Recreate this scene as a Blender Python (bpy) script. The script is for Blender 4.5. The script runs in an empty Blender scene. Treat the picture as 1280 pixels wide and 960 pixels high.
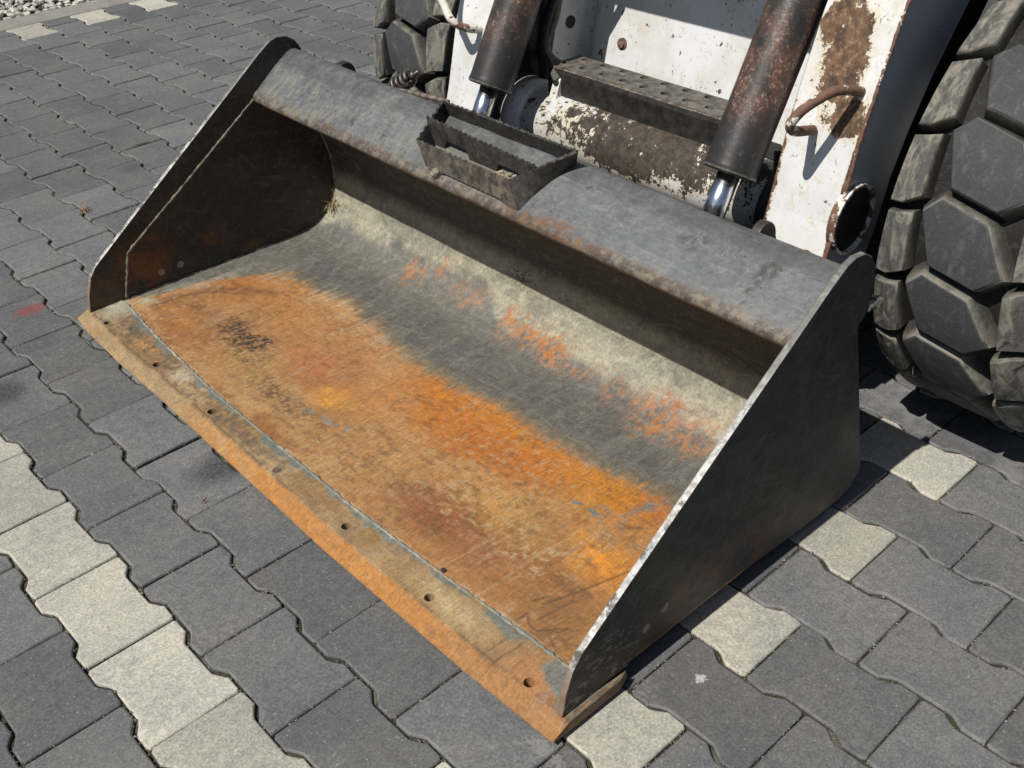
import bpy, bmesh, math, random
import numpy as np
from mathutils import Vector, Matrix

# ------------------------------------------------------------------ camera, sky, sun
scene = bpy.context.scene
C = scene.collection
CAM = Vector((-0.63766, -0.67992, 1.24838))
RB = ((0.7420104752, -0.6697021476, -0.0303230610),
      (-0.3997429169, -0.4056862873, -0.8219636468),
      (0.5381691695, 0.6220270651, -0.5687321649))      # rows: camera right, down, forward
camd = bpy.data.cameras.new('camera')
cam = bpy.data.objects.new('camera', camd)
C.objects.link(cam)
rx, ry, rz = Vector(RB[0]), -Vector(RB[1]), -Vector(RB[2])
m = Matrix((rx, ry, rz)).transposed().to_4x4()
m.translation = CAM
cam.matrix_world = m
camd.sensor_width = 36.0
camd.lens = 1325.95 / 1280 * 36
camd.clip_start = 0.05
camd.clip_end = 400
scene.camera = cam

SUN_DIR = Vector((0.665, -0.006, -1.0)).normalized()      # the way the light travels
elev = math.asin(-SUN_DIR.z)
world = bpy.data.worlds.new('World')
scene.world = world
world.use_nodes = True
wn = world.node_tree
bg = wn.nodes['Background']
sky = wn.nodes.new('ShaderNodeTexSky')
sky.sky_type = 'NISHITA'
sky.sun_disc = False
sky.sun_elevation = elev
sky.sun_rotation = math.atan2(-SUN_DIR.x, -SUN_DIR.y)
wn.links.new(sky.outputs[0], bg.inputs['Color'])
bg.inputs['Strength'].default_value = 0.05
sl = bpy.data.lights.new('sun', 'SUN')
sl.energy = 4.8
sl.angle = math.radians(0.5)
sl.color = (1.0, 0.955, 0.88)
so = bpy.data.objects.new('sun', sl)
C.objects.link(so)
so.location = (-3, 0, 5)
so.rotation_euler = SUN_DIR.to_track_quat('-Z', 'Y').to_euler()
scene.view_settings.view_transform = 'Standard'
scene.view_settings.look = 'None'
scene.view_settings.exposure = 0.0
scene.view_settings.gamma = 1.0

rnd = random.Random(7)
nr = np.random.RandomState(11)

# ------------------------------------------------------------------ numpy noise
TAB = nr.rand(256, 256)


def vn(x, y, seed=0):
    x = np.asarray(x, float) + seed * 17.31
    y = np.asarray(y, float) + seed * 9.77
    xi = np.floor(x).astype(int); yi = np.floor(y).astype(int)
    fx = x - xi; fy = y - yi
    fx = fx * fx * (3 - 2 * fx); fy = fy * fy * (3 - 2 * fy)
    a = TAB[xi % 256, yi % 256]; b = TAB[(xi + 1) % 256, yi % 256]
    c = TAB[xi % 256, (yi + 1) % 256]; d = TAB[(xi + 1) % 256, (yi + 1) % 256]
    return (a * (1 - fx) + b * fx) * (1 - fy) + (c * (1 - fx) + d * fx) * fy


def fbm(x, y, seed=0, octv=4, gain=0.5):
    t = 0; a = 1; n = 0
    for k in range(octv):
        t = t + a * vn(x * 2 ** k, y * 2 ** k, seed + k * 3.1)
        n += a; a *= gain
    return t / n


def sstep(a, b, x):
    t = np.clip((x - a) / (b - a), 0, 1)
    return t * t * (3 - 2 * t)


# ------------------------------------------------------------------ node helper
class NT:
    def __init__(self, name, rough=0.7, metallic=0.0, spec=0.5):
        self.m = bpy.data.materials.new(name)
        self.m.use_nodes = True
        self.t = self.m.node_tree
        self.b = self.t.nodes['Principled BSDF']
        self.b.inputs['Roughness'].default_value = rough
        self.b.inputs['Metallic'].default_value = metallic
        self.b.inputs['Specular IOR Level'].default_value = spec
        self.tc = None; self.geo = None

    def new(self, kind): return self.t.nodes.new(kind)

    def put(self, sock, val):
        if isinstance(val, bpy.types.NodeSocket):
            self.t.links.new(val, sock)
        elif isinstance(val, (tuple, list)) and len(val) == 3 and sock.type == 'RGBA':
            sock.default_value = (*val, 1)
        else:
            sock.default_value = val

    def obj(self):
        if not self.tc: self.tc = self.new('ShaderNodeTexCoord')
        return self.tc.outputs['Object']

    def pos(self):
        if not self.geo: self.geo = self.new('ShaderNodeNewGeometry')
        return self.geo.outputs['Position']

    def map(self, vec, scale=(1, 1, 1), rot=(0, 0, 0), loc=(0, 0, 0)):
        n = self.new('ShaderNodeMapping')
        self.put(n.inputs['Vector'], vec)
        n.inputs['Scale'].default_value = scale
        n.inputs['Rotation'].default_value = rot
        n.inputs['Location'].default_value = loc
        return n.outputs[0]

    def noise(self, vec, scale, detail=4, rough=0.55, dist=0.0):
        n = self.new('ShaderNodeTexNoise')
        self.put(n.inputs['Vector'], vec)
        n.inputs['Scale'].default_value = scale
        n.inputs['Detail'].default_value = detail
        n.inputs['Roughness'].default_value = rough
        n.inputs['Distortion'].default_value = dist
        return n.outputs['Fac']

    def voro(self, vec, scale, feature='F1'):
        n = self.new('ShaderNodeTexVoronoi')
        n.feature = feature
        self.put(n.inputs['Vector'], vec)
        n.inputs['Scale'].default_value = scale
        return n.outputs['Distance']

    def step(self, v, a, b):
        n = self.new('ShaderNodeMapRange')
        n.interpolation_type = 'SMOOTHSTEP'
        self.put(n.inputs['Value'], v)
        if a <= b:
            n.inputs['From Min'].default_value = a; n.inputs['From Max'].default_value = b
        else:
            n.inputs['From Min'].default_value = b; n.inputs['From Max'].default_value = a
            n.inputs['To Min'].default_value = 1; n.inputs['To Max'].default_value = 0
        return n.outputs[0]

    def math(self, op, a, b=0.0, clamp=False):
        n = self.new('ShaderNodeMath'); n.operation = op; n.use_clamp = clamp
        self.put(n.inputs[0], a); self.put(n.inputs[1], b)
        return n.outputs[0]

    def mix(self, f, a, b, mode='MIX'):
        n = self.new('ShaderNodeMix'); n.data_type = 'RGBA'; n.blend_type = mode
        self.put(n.inputs[0], f); self.put(n.inputs[6], a); self.put(n.inputs[7], b)
        return n.outputs[2]

    def mixf(self, f, a, b):
        n = self.new('ShaderNodeMix')
        self.put(n.inputs[0], f); self.put(n.inputs[2], a); self.put(n.inputs[3], b)
        return n.outputs[0]

    def sep(self, vec):
        n = self.new('ShaderNodeSeparateXYZ'); self.put(n.inputs[0], vec)
        return n.outputs

    def blob(self, vec, c, r, edge=(1.0, 0.4)):
        """soft ellipsoidal patch: 1 inside"""
        k = self.map(vec, (1 / r[0], 1 / r[1], 1 / r[2]), loc=(-c[0] / r[0], -c[1] / r[1], -c[2] / r[2]))
        n = self.new('ShaderNodeVectorMath'); n.operation = 'LENGTH'
        self.put(n.inputs[0], k)
        return self.step(n.outputs['Value'], edge[0], edge[1])

    def bump(self, h, strength=0.3, dist=0.002, prev=None):
        n = self.new('ShaderNodeBump')
        n.inputs['Strength'].default_value = strength
        n.inputs['Distance'].default_value = dist
        self.put(n.inputs['Height'], h)
        if prev is not None: self.t.links.new(prev, n.inputs['Normal'])
        return n.outputs[0]

    def hair(self, vec, rot, scale=14.0, stretch=9.0, width=0.012, plane='xy', seed=0.0, keep=(0.5, 0.6)):
        """hairline scratches: edges of long stretched cells, broken up by noise"""
        r = {'xy': (0, 0, rot), 'xz': (0, rot, 0), 'yz': (rot, 0, 0)}[plane]
        sc = {'xy': (scale / stretch, scale, scale), 'xz': (scale / stretch, scale, scale),
              'yz': (scale, scale / stretch, scale)}[plane]
        n1 = self.new('ShaderNodeMapping'); n1.vector_type = 'POINT'
        self.put(n1.inputs['Vector'], vec); n1.inputs['Rotation'].default_value = r
        v = self.map(n1.outputs[0], sc, loc=(seed, seed * 1.7, seed * .3))
        wob = self.new('ShaderNodeVectorMath'); wob.operation = 'ADD'
        self.put(wob.inputs[0], v)
        nn = self.new('ShaderNodeTexNoise'); self.put(nn.inputs['Vector'], v); nn.inputs['Scale'].default_value = 0.7; nn.inputs['Detail'].default_value = 0
        self.put(wob.inputs[1], self.map(nn.outputs['Color'], (0.5, 0.5, 0.5)))
        line = self.step(self.voro(wob.outputs[0], 1.0, 'DISTANCE_TO_EDGE'), width, width * 0.3)
        m = self.step(self.noise(self.map(n1.outputs[0], (scale / 3, scale / 1.2, scale), loc=(seed * 2, 1, 5)), 1.0, 2, 0.6), keep[0], keep[1])
        return self.math('MULTIPLY', line, m)

    def hairs(self, vec, specs, plane='xy', **kw):
        s = None
        for k, (rot, sc) in enumerate(specs):
            q = self.hair(vec, rot, sc, plane=plane, seed=3.3 * k + 1, **kw)
            s = q if s is None else self.math('MAXIMUM', s, q)
        return s

    def done(self, color=None, rough=None, normal=None, metallic=None):
        if color is not None: self.put(self.b.inputs['Base Color'], color)
        if rough is not None: self.put(self.b.inputs['Roughness'], rough)
        if metallic is not None: self.put(self.b.inputs['Metallic'], metallic)
        if normal is not None: self.t.links.new(normal, self.b.inputs['Normal'])
        return self.m


# ------------------------------------------------------------------ materials
def mat_paver(name, base, speck, stain):
    n = NT(name, 0.85, spec=0.3)
    p = n.pos()
    info = n.new('ShaderNodeObjectInfo')
    big = n.noise(p, 5, 4, 0.6)
    fine = n.noise(p, 230, 4, 0.75)
    mid = n.noise(p, 60, 4, 0.6)
    col = n.mix(n.step(fine, 0.32, 0.70), tuple(c * 0.70 for c in base), tuple(c * 1.28 for c in base))
    col = n.mix(0.75, col, n.mix(n.step(big, 0.3, 0.7), (0.84, 0.85, 0.88), (1.16, 1.14, 1.1)), 'MULTIPLY')
    col = n.mix(0.9, col, n.mix(n.step(mid, 0.3, 0.7), (0.88, 0.88, 0.9), (1.12, 1.12, 1.1)), 'MULTIPLY')
    v = n.mixf(info.outputs['Random'], 0.80, 1.18)
    cmb = n.new('ShaderNodeCombineColor')
    for i in range(3): n.put(cmb.inputs[i], v)
    col = n.mix(1.0, col, cmb.outputs[0], 'MULTIPLY')
    # pale worn dust, mostly in patches
    dust = n.math('MULTIPLY', n.step(n.noise(p, 9, 5, 0.65), 0.52, 0.75), n.step(n.noise(p, 130, 3, 0.6), 0.42, 0.62))
    col = n.mix(n.math('MULTIPLY', dust, 0.5), col, tuple(min(1, c * 1.6 + 0.02) for c in base))
    # pale aggregate grains and dark pits
    sp = n.step(n.voro(p, 95), 0.17, 0.12)
    sp = n.math('MULTIPLY', sp, n.step(n.noise(p, 70, 1), 0.50, 0.56))
    col = n.mix(n.math('MULTIPLY', sp, 0.45), col, speck)
    sp3 = n.math('MULTIPLY', n.step(n.voro(p, 61), 0.055, 0.03), n.step(n.noise(p, 14, 1), 0.5, 0.6))
    col = n.mix(sp3, col, (0.5, 0.49, 0.45))
    pit = n.math('MULTIPLY', n.step(n.voro(n.map(p, loc=(3, 5, 0)), 150), 0.16, 0.08), n.step(n.noise(p, 30, 1), 0.52, 0.6))
    col = n.mix(n.math('MULTIPLY', pit, 0.6), col, tuple(c * 0.35 for c in base))
    # dusty worn chamfer, then dirt on the sides
    z = n.sep(n.obj())[2]
    cham = n.math('MULTIPLY', n.step(z, -0.0002, -0.0012), n.step(n.noise(p, 16, 4, 0.65), 0.40, 0.62))
    col = n.mix(n.math('MULTIPLY', cham, 0.55), col, tuple(min(1, c * 1.5 + 0.05) for c in base))
    low = n.step(z, -0.003, -0.0065)
    col = n.mix(n.math('MULTIPLY', low, 0.8), col, (0.055, 0.052, 0.043))
    if stain:
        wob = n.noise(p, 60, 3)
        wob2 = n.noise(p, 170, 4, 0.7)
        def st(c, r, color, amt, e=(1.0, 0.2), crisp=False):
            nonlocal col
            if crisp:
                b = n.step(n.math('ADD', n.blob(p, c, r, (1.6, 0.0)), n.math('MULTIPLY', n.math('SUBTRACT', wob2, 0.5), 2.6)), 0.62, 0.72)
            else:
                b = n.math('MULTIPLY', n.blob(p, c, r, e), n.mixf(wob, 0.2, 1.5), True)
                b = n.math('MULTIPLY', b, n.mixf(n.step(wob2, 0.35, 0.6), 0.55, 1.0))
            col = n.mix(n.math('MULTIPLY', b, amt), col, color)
        st((-0.06, 1.716, 0), (0.06, 0.035, 1), (0.26, 0.04, 0.03), 0.8)
        st((0.02, 1.60, 0), (0.05, 0.02, 1), (0.22, 0.05, 0.04), 0.4)
        st((-0.237, 1.413, 0), (0.07, 0.07, 1), (0.02, 0.02, 0.022), 0.85)
        st((0.232, -0.072, 0), (0.014, 0.010, 1), (0.50, 0.50, 0.48), 0.8, crisp=True)
        st((0.493, 2.34, 0), (0.06, 0.06, 1), (0.03, 0.03, 0.032), 0.55)
        st((0.60, 2.50, 0), (0.05, 0.015, 1), (0.02, 0.02, 0.02), 0.8)
        st((-0.02, -0.01, 0), (0.02, 0.05, 1), (0.24, 0.235, 0.215), 0.6, crisp=True)
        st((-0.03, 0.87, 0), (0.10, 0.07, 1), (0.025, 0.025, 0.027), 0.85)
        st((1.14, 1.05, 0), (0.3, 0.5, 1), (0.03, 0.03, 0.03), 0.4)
    h = n.math('ADD', n.math('MULTIPLY', fine, 0.6), n.math('MULTIPLY', mid, 0.6))
    return n.done(col, n.mixf(fine, 0.75, 0.95), n.bump(h, 0.55, 0.0022))


M = {}
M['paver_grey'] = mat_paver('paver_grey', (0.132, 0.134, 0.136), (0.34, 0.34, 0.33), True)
M['paver_white'] = mat_paver('paver_white', (0.375, 0.362, 0.312), (0.54, 0.53, 0.47), False)


def mat_concrete():
    n = NT('kerb_concrete', 0.9, spec=0.2)
    p = n.pos()
    c = n.mix(n.noise(p, 300, 3, 0.7), (0.17, 0.165, 0.145), (0.33, 0.32, 0.285))
    c = n.mix(n.step(n.noise(p, 12, 4), 0.45, 0.7), c, (0.20, 0.195, 0.17))
    return n.done(c, 0.9, n.bump(n.noise(p, 300, 3, 0.7), 0.4, 0.002))
M['kerb'] = mat_concrete()


def mat_soil():
    n = NT('joint_soil', 0.95, spec=0.1)
    p = n.pos()
    c = n.mix(n.step(n.noise(p, 240, 4, 0.7), 0.35, 0.65), (0.030, 0.029, 0.022), (0.105, 0.10, 0.078))
    c = n.mix(n.step(n.noise(p, 14, 3), 0.5, 0.68), c, (0.22, 0.215, 0.185))
    c = n.mix(n.math('MULTIPLY', n.step(n.noise(p, 9, 3), 0.5, 0.64), 0.5), c, (0.08, 0.08, 0.03))
    return n.done(c, 0.95, n.bump(n.noise(p, 260, 4, 0.7), 1.0, 0.006))
M['soil'] = mat_soil()


def mat_gravel():
    n = NT('gravel_stone', 0.85, spec=0.3)
    p = n.pos()
    info = n.new('ShaderNodeNewGeometry')
    r = info.outputs['Random Per Island']
    c = n.mix(r, (0.20, 0.195, 0.18), (0.62, 0.60, 0.55))
    c = n.mix(n.step(n.noise(p, 60, 3), 0.4, 0.7), c, n.mix(0.5, c, (0.45, 0.40, 0.30)))
    return n.done(c, 0.85, n.bump(n.noise(p, 300, 3), 0.3, 0.001))
M['gravel'] = mat_gravel()


def mat_shell():
    n = NT('worn_bucket_steel', 0.6)
    p = n.obj()
    a = n.new('ShaderNodeAttribute'); a.attribute_name = 'paint'
    b = n.new('ShaderNodeAttribute'); b.attribute_name = 'steel'
    col = a.outputs['Color']; st = b.outputs['Fac']
    rust = n.math('SUBTRACT', 1.0, st)
    fine = n.noise(p, 260, 5, 0.75)
    fs = n.noise(n.map(p, (50, 300, 120)), 1.0, 5, 0.75)
    f2 = n.noise(n.map(p, (26, 14, 20), rot=(0, 0, 0.7)), 3.0, 6, 0.75, 0.6)
    g = n.mix(n.step(n.mixf(0.5, fine, fs), 0.34, 0.66), (0.66, 0.64, 0.62), (1.30, 1.30, 1.29))
    col = n.mix(0.9, col, g, 'MULTIPLY')
    g2 = n.mix(n.step(f2, 0.3, 0.7), (0.78, 0.76, 0.74), (1.22, 1.22, 1.22))
    col = n.mix(0.8, col, g2, 'MULTIPLY')
    # short pale flecks left by dragged stones on rust
    fl = n.math('MULTIPLY', n.step(n.noise(n.map(p, (60, 150, 60), rot=(0, 0, 0.55)), 1.6, 4, 0.7, 0.8), 0.58, 0.70), n.step(n.noise(p, 9, 3), 0.42, 0.6))
    col = n.mix(n.math('MULTIPLY', fl, 0.10), col, (0.46, 0.34, 0.22))
    # hairline scratches
    s = n.hairs(p, ((0.15, 46), (-0.55, 60), (0.95, 70), (1.45, 40)), width=0.040, keep=(0.50, 0.62))
    s = n.math('MULTIPLY', s, n.mixf(st, 0.07, 0.20))
    col = n.mix(s, col, n.mix(st, (0.46, 0.36, 0.24), (0.44, 0.42, 0.35)))
    s2 = n.hairs(p, ((0.4, 30), (-0.2, 44)), width=0.035, keep=(0.53, 0.62))
    col = n.mix(n.math('MULTIPLY', s2, 0.22), col, (0.06, 0.045, 0.035))
    # black specks
    k = n.math('MULTIPLY', n.step(n.voro(p, 90), 0.10, 0.05), n.step(n.noise(p, 20, 1), 0.56, 0.62))
    col = n.mix(n.math('MULTIPLY', k, 0.6), col, (0.05, 0.04, 0.03))
    rg = n.mixf(st, 0.85, n.mixf(fine, 0.42, 0.62))
    h = n.math('ADD', n.math('MULTIPLY', fine, 0.5), n.math('MULTIPLY', f2, 0.8))
    nrm = n.bump(h, 0.35, 0.0012)
    return n.done(col, rg, nrm, metallic=n.math('MULTIPLY', st, 0.25))
M['shell'] = mat_shell()


def mat_blackplate():
    n = NT('black_painted_plate', 0.5)
    p = n.obj()
    c = n.mix(n.step(n.noise(n.map(p, (4, 4, 9), rot=(0, 0.6, 0)), 3, 5, 0.7), 0.35, 0.7), (0.014, 0.0135, 0.0135), (0.036, 0.035, 0.033))
    c = n.mix(n.math('MULTIPLY', n.step(n.noise(p, 160, 4, 0.7), 0.5, 0.75), 0.4), c, (0.065, 0.062, 0.055))
    s = n.hairs(p, ((0.8, 40), (-0.3, 34), (0.3, 56), (1.3, 44), (-0.9, 60)), plane='xz', width=0.035, keep=(0.50, 0.62))
    c = n.mix(n.math('MULTIPLY', s, 0.24), c, (0.15, 0.145, 0.135))
    wob = n.noise(p, 18, 5, 0.65)
    def rust(cc, rr, col, amt, side):
        nonlocal c
        b = n.math('MULTIPLY', n.blob(p, cc, rr), n.step(wob, 0.38, 0.6))
        c = n.mix(n.math('MULTIPLY', b, amt), c, col)
    rust((0.17, 1.55, 0.09), (0.09, 0.1, 0.09), (0.17, 0.065, 0.022), 0.8, 0)
    rust((0.05, 1.55, 0.05), (0.07, 0.1, 0.08), (0.15, 0.07, 0.03), 0.8, 0)
    rust((0.36, 1.55, 0.09), (0.04, 0.1, 0.03), (0.17, 0.06, 0.02), 0.7, 0)
    rust((0.45, 1.55, 0.03), (0.04, 0.1, 0.03), (0.14, 0.06, 0.02), 0.5, 0)
    rust((0.33, 0.02, 0.045), (0.24, 0.1, 0.10), (0.125, 0.055, 0.024), 0.95, 0)
    rust((0.62, 0.02, 0.02), (0.12, 0.1, 0.05), (0.09, 0.05, 0.03), 0.6, 0)
    rust((0.09, 0.02, 0.05), (0.12, 0.1, 0.10), (0.065, 0.046, 0.030), 1.0, 0)
    # flaked paint down by the toe of the side cutter
    fl = n.math('MULTIPLY', n.blob(p, (0.10, 0.0, 0.06), (0.10, 0.1, 0.07), (1.0, 0.7)), n.step(n.noise(n.map(p, (16, 16, 34), rot=(0, 0.6, 0)), 3.4, 6, 0.75), 0.52, 0.56))
    c = n.mix(fl, c, (0.24, 0.21, 0.17))
    # two bright rub marks
    for cc in ((0.243, 0.012, 0.073), (0.194, 0.008, 0.072), (0.21, 1.55, 0.053), (0.259, 1.55, 0.055)):
        b = n.blob(p, cc, (0.0085, 0.05, 0.0085), (1.05, 0.9))
        b = n.math('MULTIPLY', b, n.step(wob, 0.25, 0.4))
        c = n.mix(b, c, (0.24, 0.23, 0.22))
    # grey rub near the rear bottom corner
    g = n.math('MULTIPLY', n.blob(p, (0.68, 0.02, 0.08), (0.16, 0.1, 0.14)), n.noise(n.map(p, (10, 10, 40), rot=(0, 0.5, 0)), 3, 4))
    c = n.mix(n.math('MULTIPLY', g, 0.6), c, (0.12, 0.115, 0.10))
    return n.done(c, n.mixf(n.noise(p, 30, 4), 0.38, 0.7), n.bump(n.math('ADD', n.noise(p, 70, 5, 0.7), n.math('MULTIPLY', fl, 1.5)), 0.7, 0.003))
M['plate'] = mat_blackplate()


def mat_edge():
    n = NT('bare_worn_edge', 0.45, 0.15)
    p = n.obj()
    c = n.mix(n.step(n.noise(p, 90, 5, 0.75), 0.3, 0.7), (0.22, 0.215, 0.20), (0.66, 0.65, 0.62))
    c = n.mix(n.step(n.noise(p, 22, 6, 0.75), 0.50, 0.60), c, (0.10, 0.095, 0.088))
    z = n.sep(p)[2]
    # dull brown towards the toe, dark painted towards the top
    c = n.mix(n.math('MULTIPLY', n.step(z, 0.13, 0.07), 0.9), c, n.mix(n.noise(p, 60, 3), (0.16, 0.09, 0.05), (0.30, 0.22, 0.15)))
    up = n.math('MULTIPLY', n.step(z, 0.28, 0.46), n.step(n.noise(p, 24, 4), 0.15, 0.5))
    c = n.mix(up, c, n.mix(n.noise(p, 60, 3), (0.10, 0.10, 0.095), (0.20, 0.195, 0.18)))
    return n.done(c, 0.5, n.bump(n.noise(p, 120, 4), 0.4, 0.001))
M['edge'] = mat_edge()


def mat_channel():
    n = NT('scuffed_grey_steel', 0.5, 0.12)
    p = n.obj()
    c = n.mix(n.step(n.noise(p, 6, 5, 0.65), 0.3, 0.7), (0.100, 0.106, 0.113), (0.140, 0.147, 0.155))
    f = n.noise(n.map(p, (90, 30, 90)), 1.5, 5, 0.75)
    c = n.mix(0.9, c, n.mix(n.step(f, 0.3, 0.7), (0.75, 0.75, 0.75), (1.3, 1.3, 1.28)), 'MULTIPLY')
    xyz = n.sep(p)
    # khaki mud dust on the left half
    leftm = n.mixf(n.step(xyz[1], 0.6, 1.1), 0.22, 0.8)
    d = n.math('MULTIPLY', n.step(n.noise(n.map(p, (9, 20, 9), rot=(0, 0, 0.35)), 2.8, 7, 0.78, 0.6), 0.44, 0.66), leftm)
    c = n.mix(n.math('MULTIPLY', d, 0.8), c, (0.27, 0.26, 0.205))
    s = n.hairs(p, ((0.15, 60), (-0.3, 70), (0.55, 56), (1.45, 80)), width=0.034, keep=(0.52, 0.64), stretch=26.0)
    c = n.mix(n.math('MULTIPLY', s, 0.26), c, (0.36, 0.355, 0.32))
    sp_ = n.math('MULTIPLY', n.step(n.voro(p, 60), 0.14, 0.09), n.step(n.noise(p, 22, 1), 0.52, 0.6))
    c = n.mix(n.math('MULTIPLY', sp_, 0.7), c, (0.045, 0.043, 0.042))
    # dark rub patches
    dk = n.step(n.noise(n.map(p, (14, 9, 14), loc=(5, 2, 0)), 2.0, 5, 0.65, 0.4), 0.63, 0.72)
    c = n.mix(n.math('MULTIPLY', dk, 0.75), c, (0.055, 0.053, 0.05))
    wb = n.step(n.noise(p, 55, 5, 0.7), 0.42, 0.56)
    for cc, rr in (((0.60, 0.29, 0.445), (0.022, 0.030, 0.1)), ((0.60, 0.135, 0.445), (0.016, 0.022, 0.1)), ((0.575, 0.15, 0.45), (0.035, 0.010, 0.1)), ((0.55, 0.15, 0.45), (0.02, 0.008, 0.1))):
        c = n.mix(n.math('MULTIPLY', n.math('MULTIPLY', n.blob(p, cc, rr, (1.4, 0.3)), wb), 0.85), c, (0.06, 0.058, 0.055))
    tb = n.math('MULTIPLY', n.blob(p, (0.575, .80, .46), (.045, .15, .06), (1.1, .6)), n.step(n.noise(p, 30, 5, .7), .3, .6))
    c = n.mix(n.math('MULTIPLY', tb, .75), c, (0.17, 0.145, 0.105))
    # rust and pale mud along the lip
    lip = n.step(xyz[0], 0.546, 0.527)
    lw = n.step(n.noise(p, 60, 6, 0.75), 0.42, 0.58)
    c = n.mix(n.math('MULTIPLY', n.math('MULTIPLY', lip, lw), 0.6), c, (0.24, 0.215, 0.165))
    lip2 = n.math('MULTIPLY', n.step(xyz[0], 0.540, 0.527), n.step(n.noise(p, 48, 6, 0.75), 0.40, 0.54))
    c = n.mix(n.math('MULTIPLY', lip2, 0.85), c, (0.095, 0.06, 0.04))
    gl = n.math('MULTIPLY', n.step(xyz[0], 0.534, 0.527), n.step(n.noise(p, 30, 4, 0.7), 0.5, 0.6))
    c = n.mix(gl, c, (0.21, 0.18, 0.135))
    roll = n.math('MULTIPLY', n.step(xyz[2], 0.452, 0.463), n.step(n.noise(p, 18, 5, 0.7), 0.30, 0.62))
    c = n.mix(n.math('MULTIPLY', roll, 0.55), c, (0.055, 0.056, 0.056))
    rr = n.math('MULTIPLY', n.blob(p, (0.53, 0.55, 0.41), (0.022, 0.16, 0.05)), n.step(n.noise(p, 60, 5, 0.7), 0.45, 0.58))
    c = n.mix(n.math('MULTIPLY', rr, 0.8), c, (0.17, 0.085, 0.045))
    # underside is dark oily paint
    geo = n.new('ShaderNodeNewGeometry')
    return n.done(c, n.mixf(n.noise(p, 50, 3), 0.36, 0.55), n.bump(n.math('ADD', f, n.noise(p, 12, 3)), 0.22, 0.0015))
M['channel'] = mat_channel()


def mat_simple(name, c1, c2, scale=60, rough=0.7, metallic=0.0, bump=0.3, extra=None, lo=0.35, hi=0.65):
    n = NT(name, rough, metallic)
    p = n.obj()
    f = n.noise(p, scale, 5, 0.7)
    c = n.mix(n.step(f, lo, hi), c1, c2)
    if extra:
        col, sc, a, b, amt = extra
        c = n.mix(n.math('MULTIPLY', n.step(n.noise(p, sc, 5, 0.7), a, b), amt), c, col)
    return n.done(c, rough, n.bump(n.noise(p, scale * 2, 4, 0.7), bump, 0.002))


M['weld'] = mat_simple('weld_bead', (0.07, 0.055, 0.042), (0.22, 0.185, 0.145), 60, 0.6, 0.0, 0.8)
M['floor_weld'] = mat_simple('floor_weld_bead', (0.24, 0.17, 0.09), (0.36, 0.34, 0.28), 30, 0.75, 0.0, 0.8, ((0.16, 0.185, 0.165), 8, 0.42, 0.55, 0.9))
M['tray'] = mat_simple('dirty_step_steel', (0.040, 0.035, 0.030), (0.12, 0.105, 0.085), 50, 0.7, 0.0, 0.6, ((0.21, 0.17, 0.12), 34, 0.52, 0.66, 0.7))
M['step_top'] = mat_simple('worn_step_top', (0.060, 0.054, 0.048), (0.15, 0.135, 0.115), 60, 0.65, 0.0, 0.5, ((0.25, 0.22, 0.18), 20, 0.52, 0.68, 0.5))
M['step_face'] = mat_simple('greasy_step_face', (0.016, 0.015, 0.014), (0.040, 0.037, 0.034), 40, 0.45, 0.0, 0.4, ((0.09, 0.08, 0.065), 90, 0.58, 0.72, 0.5))
M['rail_dark'] = mat_simple('dark_serrated_steel', (0.022, 0.020, 0.018), (0.060, 0.055, 0.046), 60, 0.6, 0.0, 0.5, ((0.14, 0.12, 0.09), 40, 0.55, 0.7, 0.5))
M['dark_steel'] = mat_simple('dark_steel', (0.018, 0.017, 0.016), (0.05, 0.046, 0.042), 40, 0.5, 0.0, 0.3, ((0.12, 0.11, 0.09), 50, 0.58, 0.72, 0.5))
M['machine_black'] = mat_simple('machine_black', (0.010, 0.010, 0.011), (0.022, 0.021, 0.02), 20, 0.6)
M['oily'] = mat_simple('oily_lip', (0.045, 0.038, 0.032), (0.10, 0.085, 0.07), 14, 0.65, 0, 0.4)
M['dirt'] = mat_simple('dry_dirt', (0.20, 0.16, 0.10), (0.46, 0.40, 0.28), 90, 0.95, 0.0, 0.9)
M['stone'] = mat_simple('dusty_stone', (0.18, 0.16, 0.13), (0.32, 0.29, 0.24), 80, 0.9)
M['straw'] = mat_simple('dry_straw', (0.28, 0.20, 0.11), (0.55, 0.44, 0.27), 200, 0.8)
M['rubber'] = None
M['hose'] = mat_simple('dusty_hose', (0.06, 0.055, 0.045), (0.22, 0.20, 0.16), 30, 0.8, 0, 0.4)
M['spring'] = mat_simple('spring_steel', (0.05, 0.045, 0.04), (0.14, 0.125, 0.11), 60, 0.4, 0.5)
M['bolt'] = mat_simple('bolt_steel', (0.14, 0.13, 0.11), (0.38, 0.36, 0.32), 120, 0.45, 0.6)
M['rusty_bolt'] = mat_simple('rusty_bolt', (0.07, 0.045, 0.03), (0.24, 0.16, 0.10), 120, 0.8)


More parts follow.
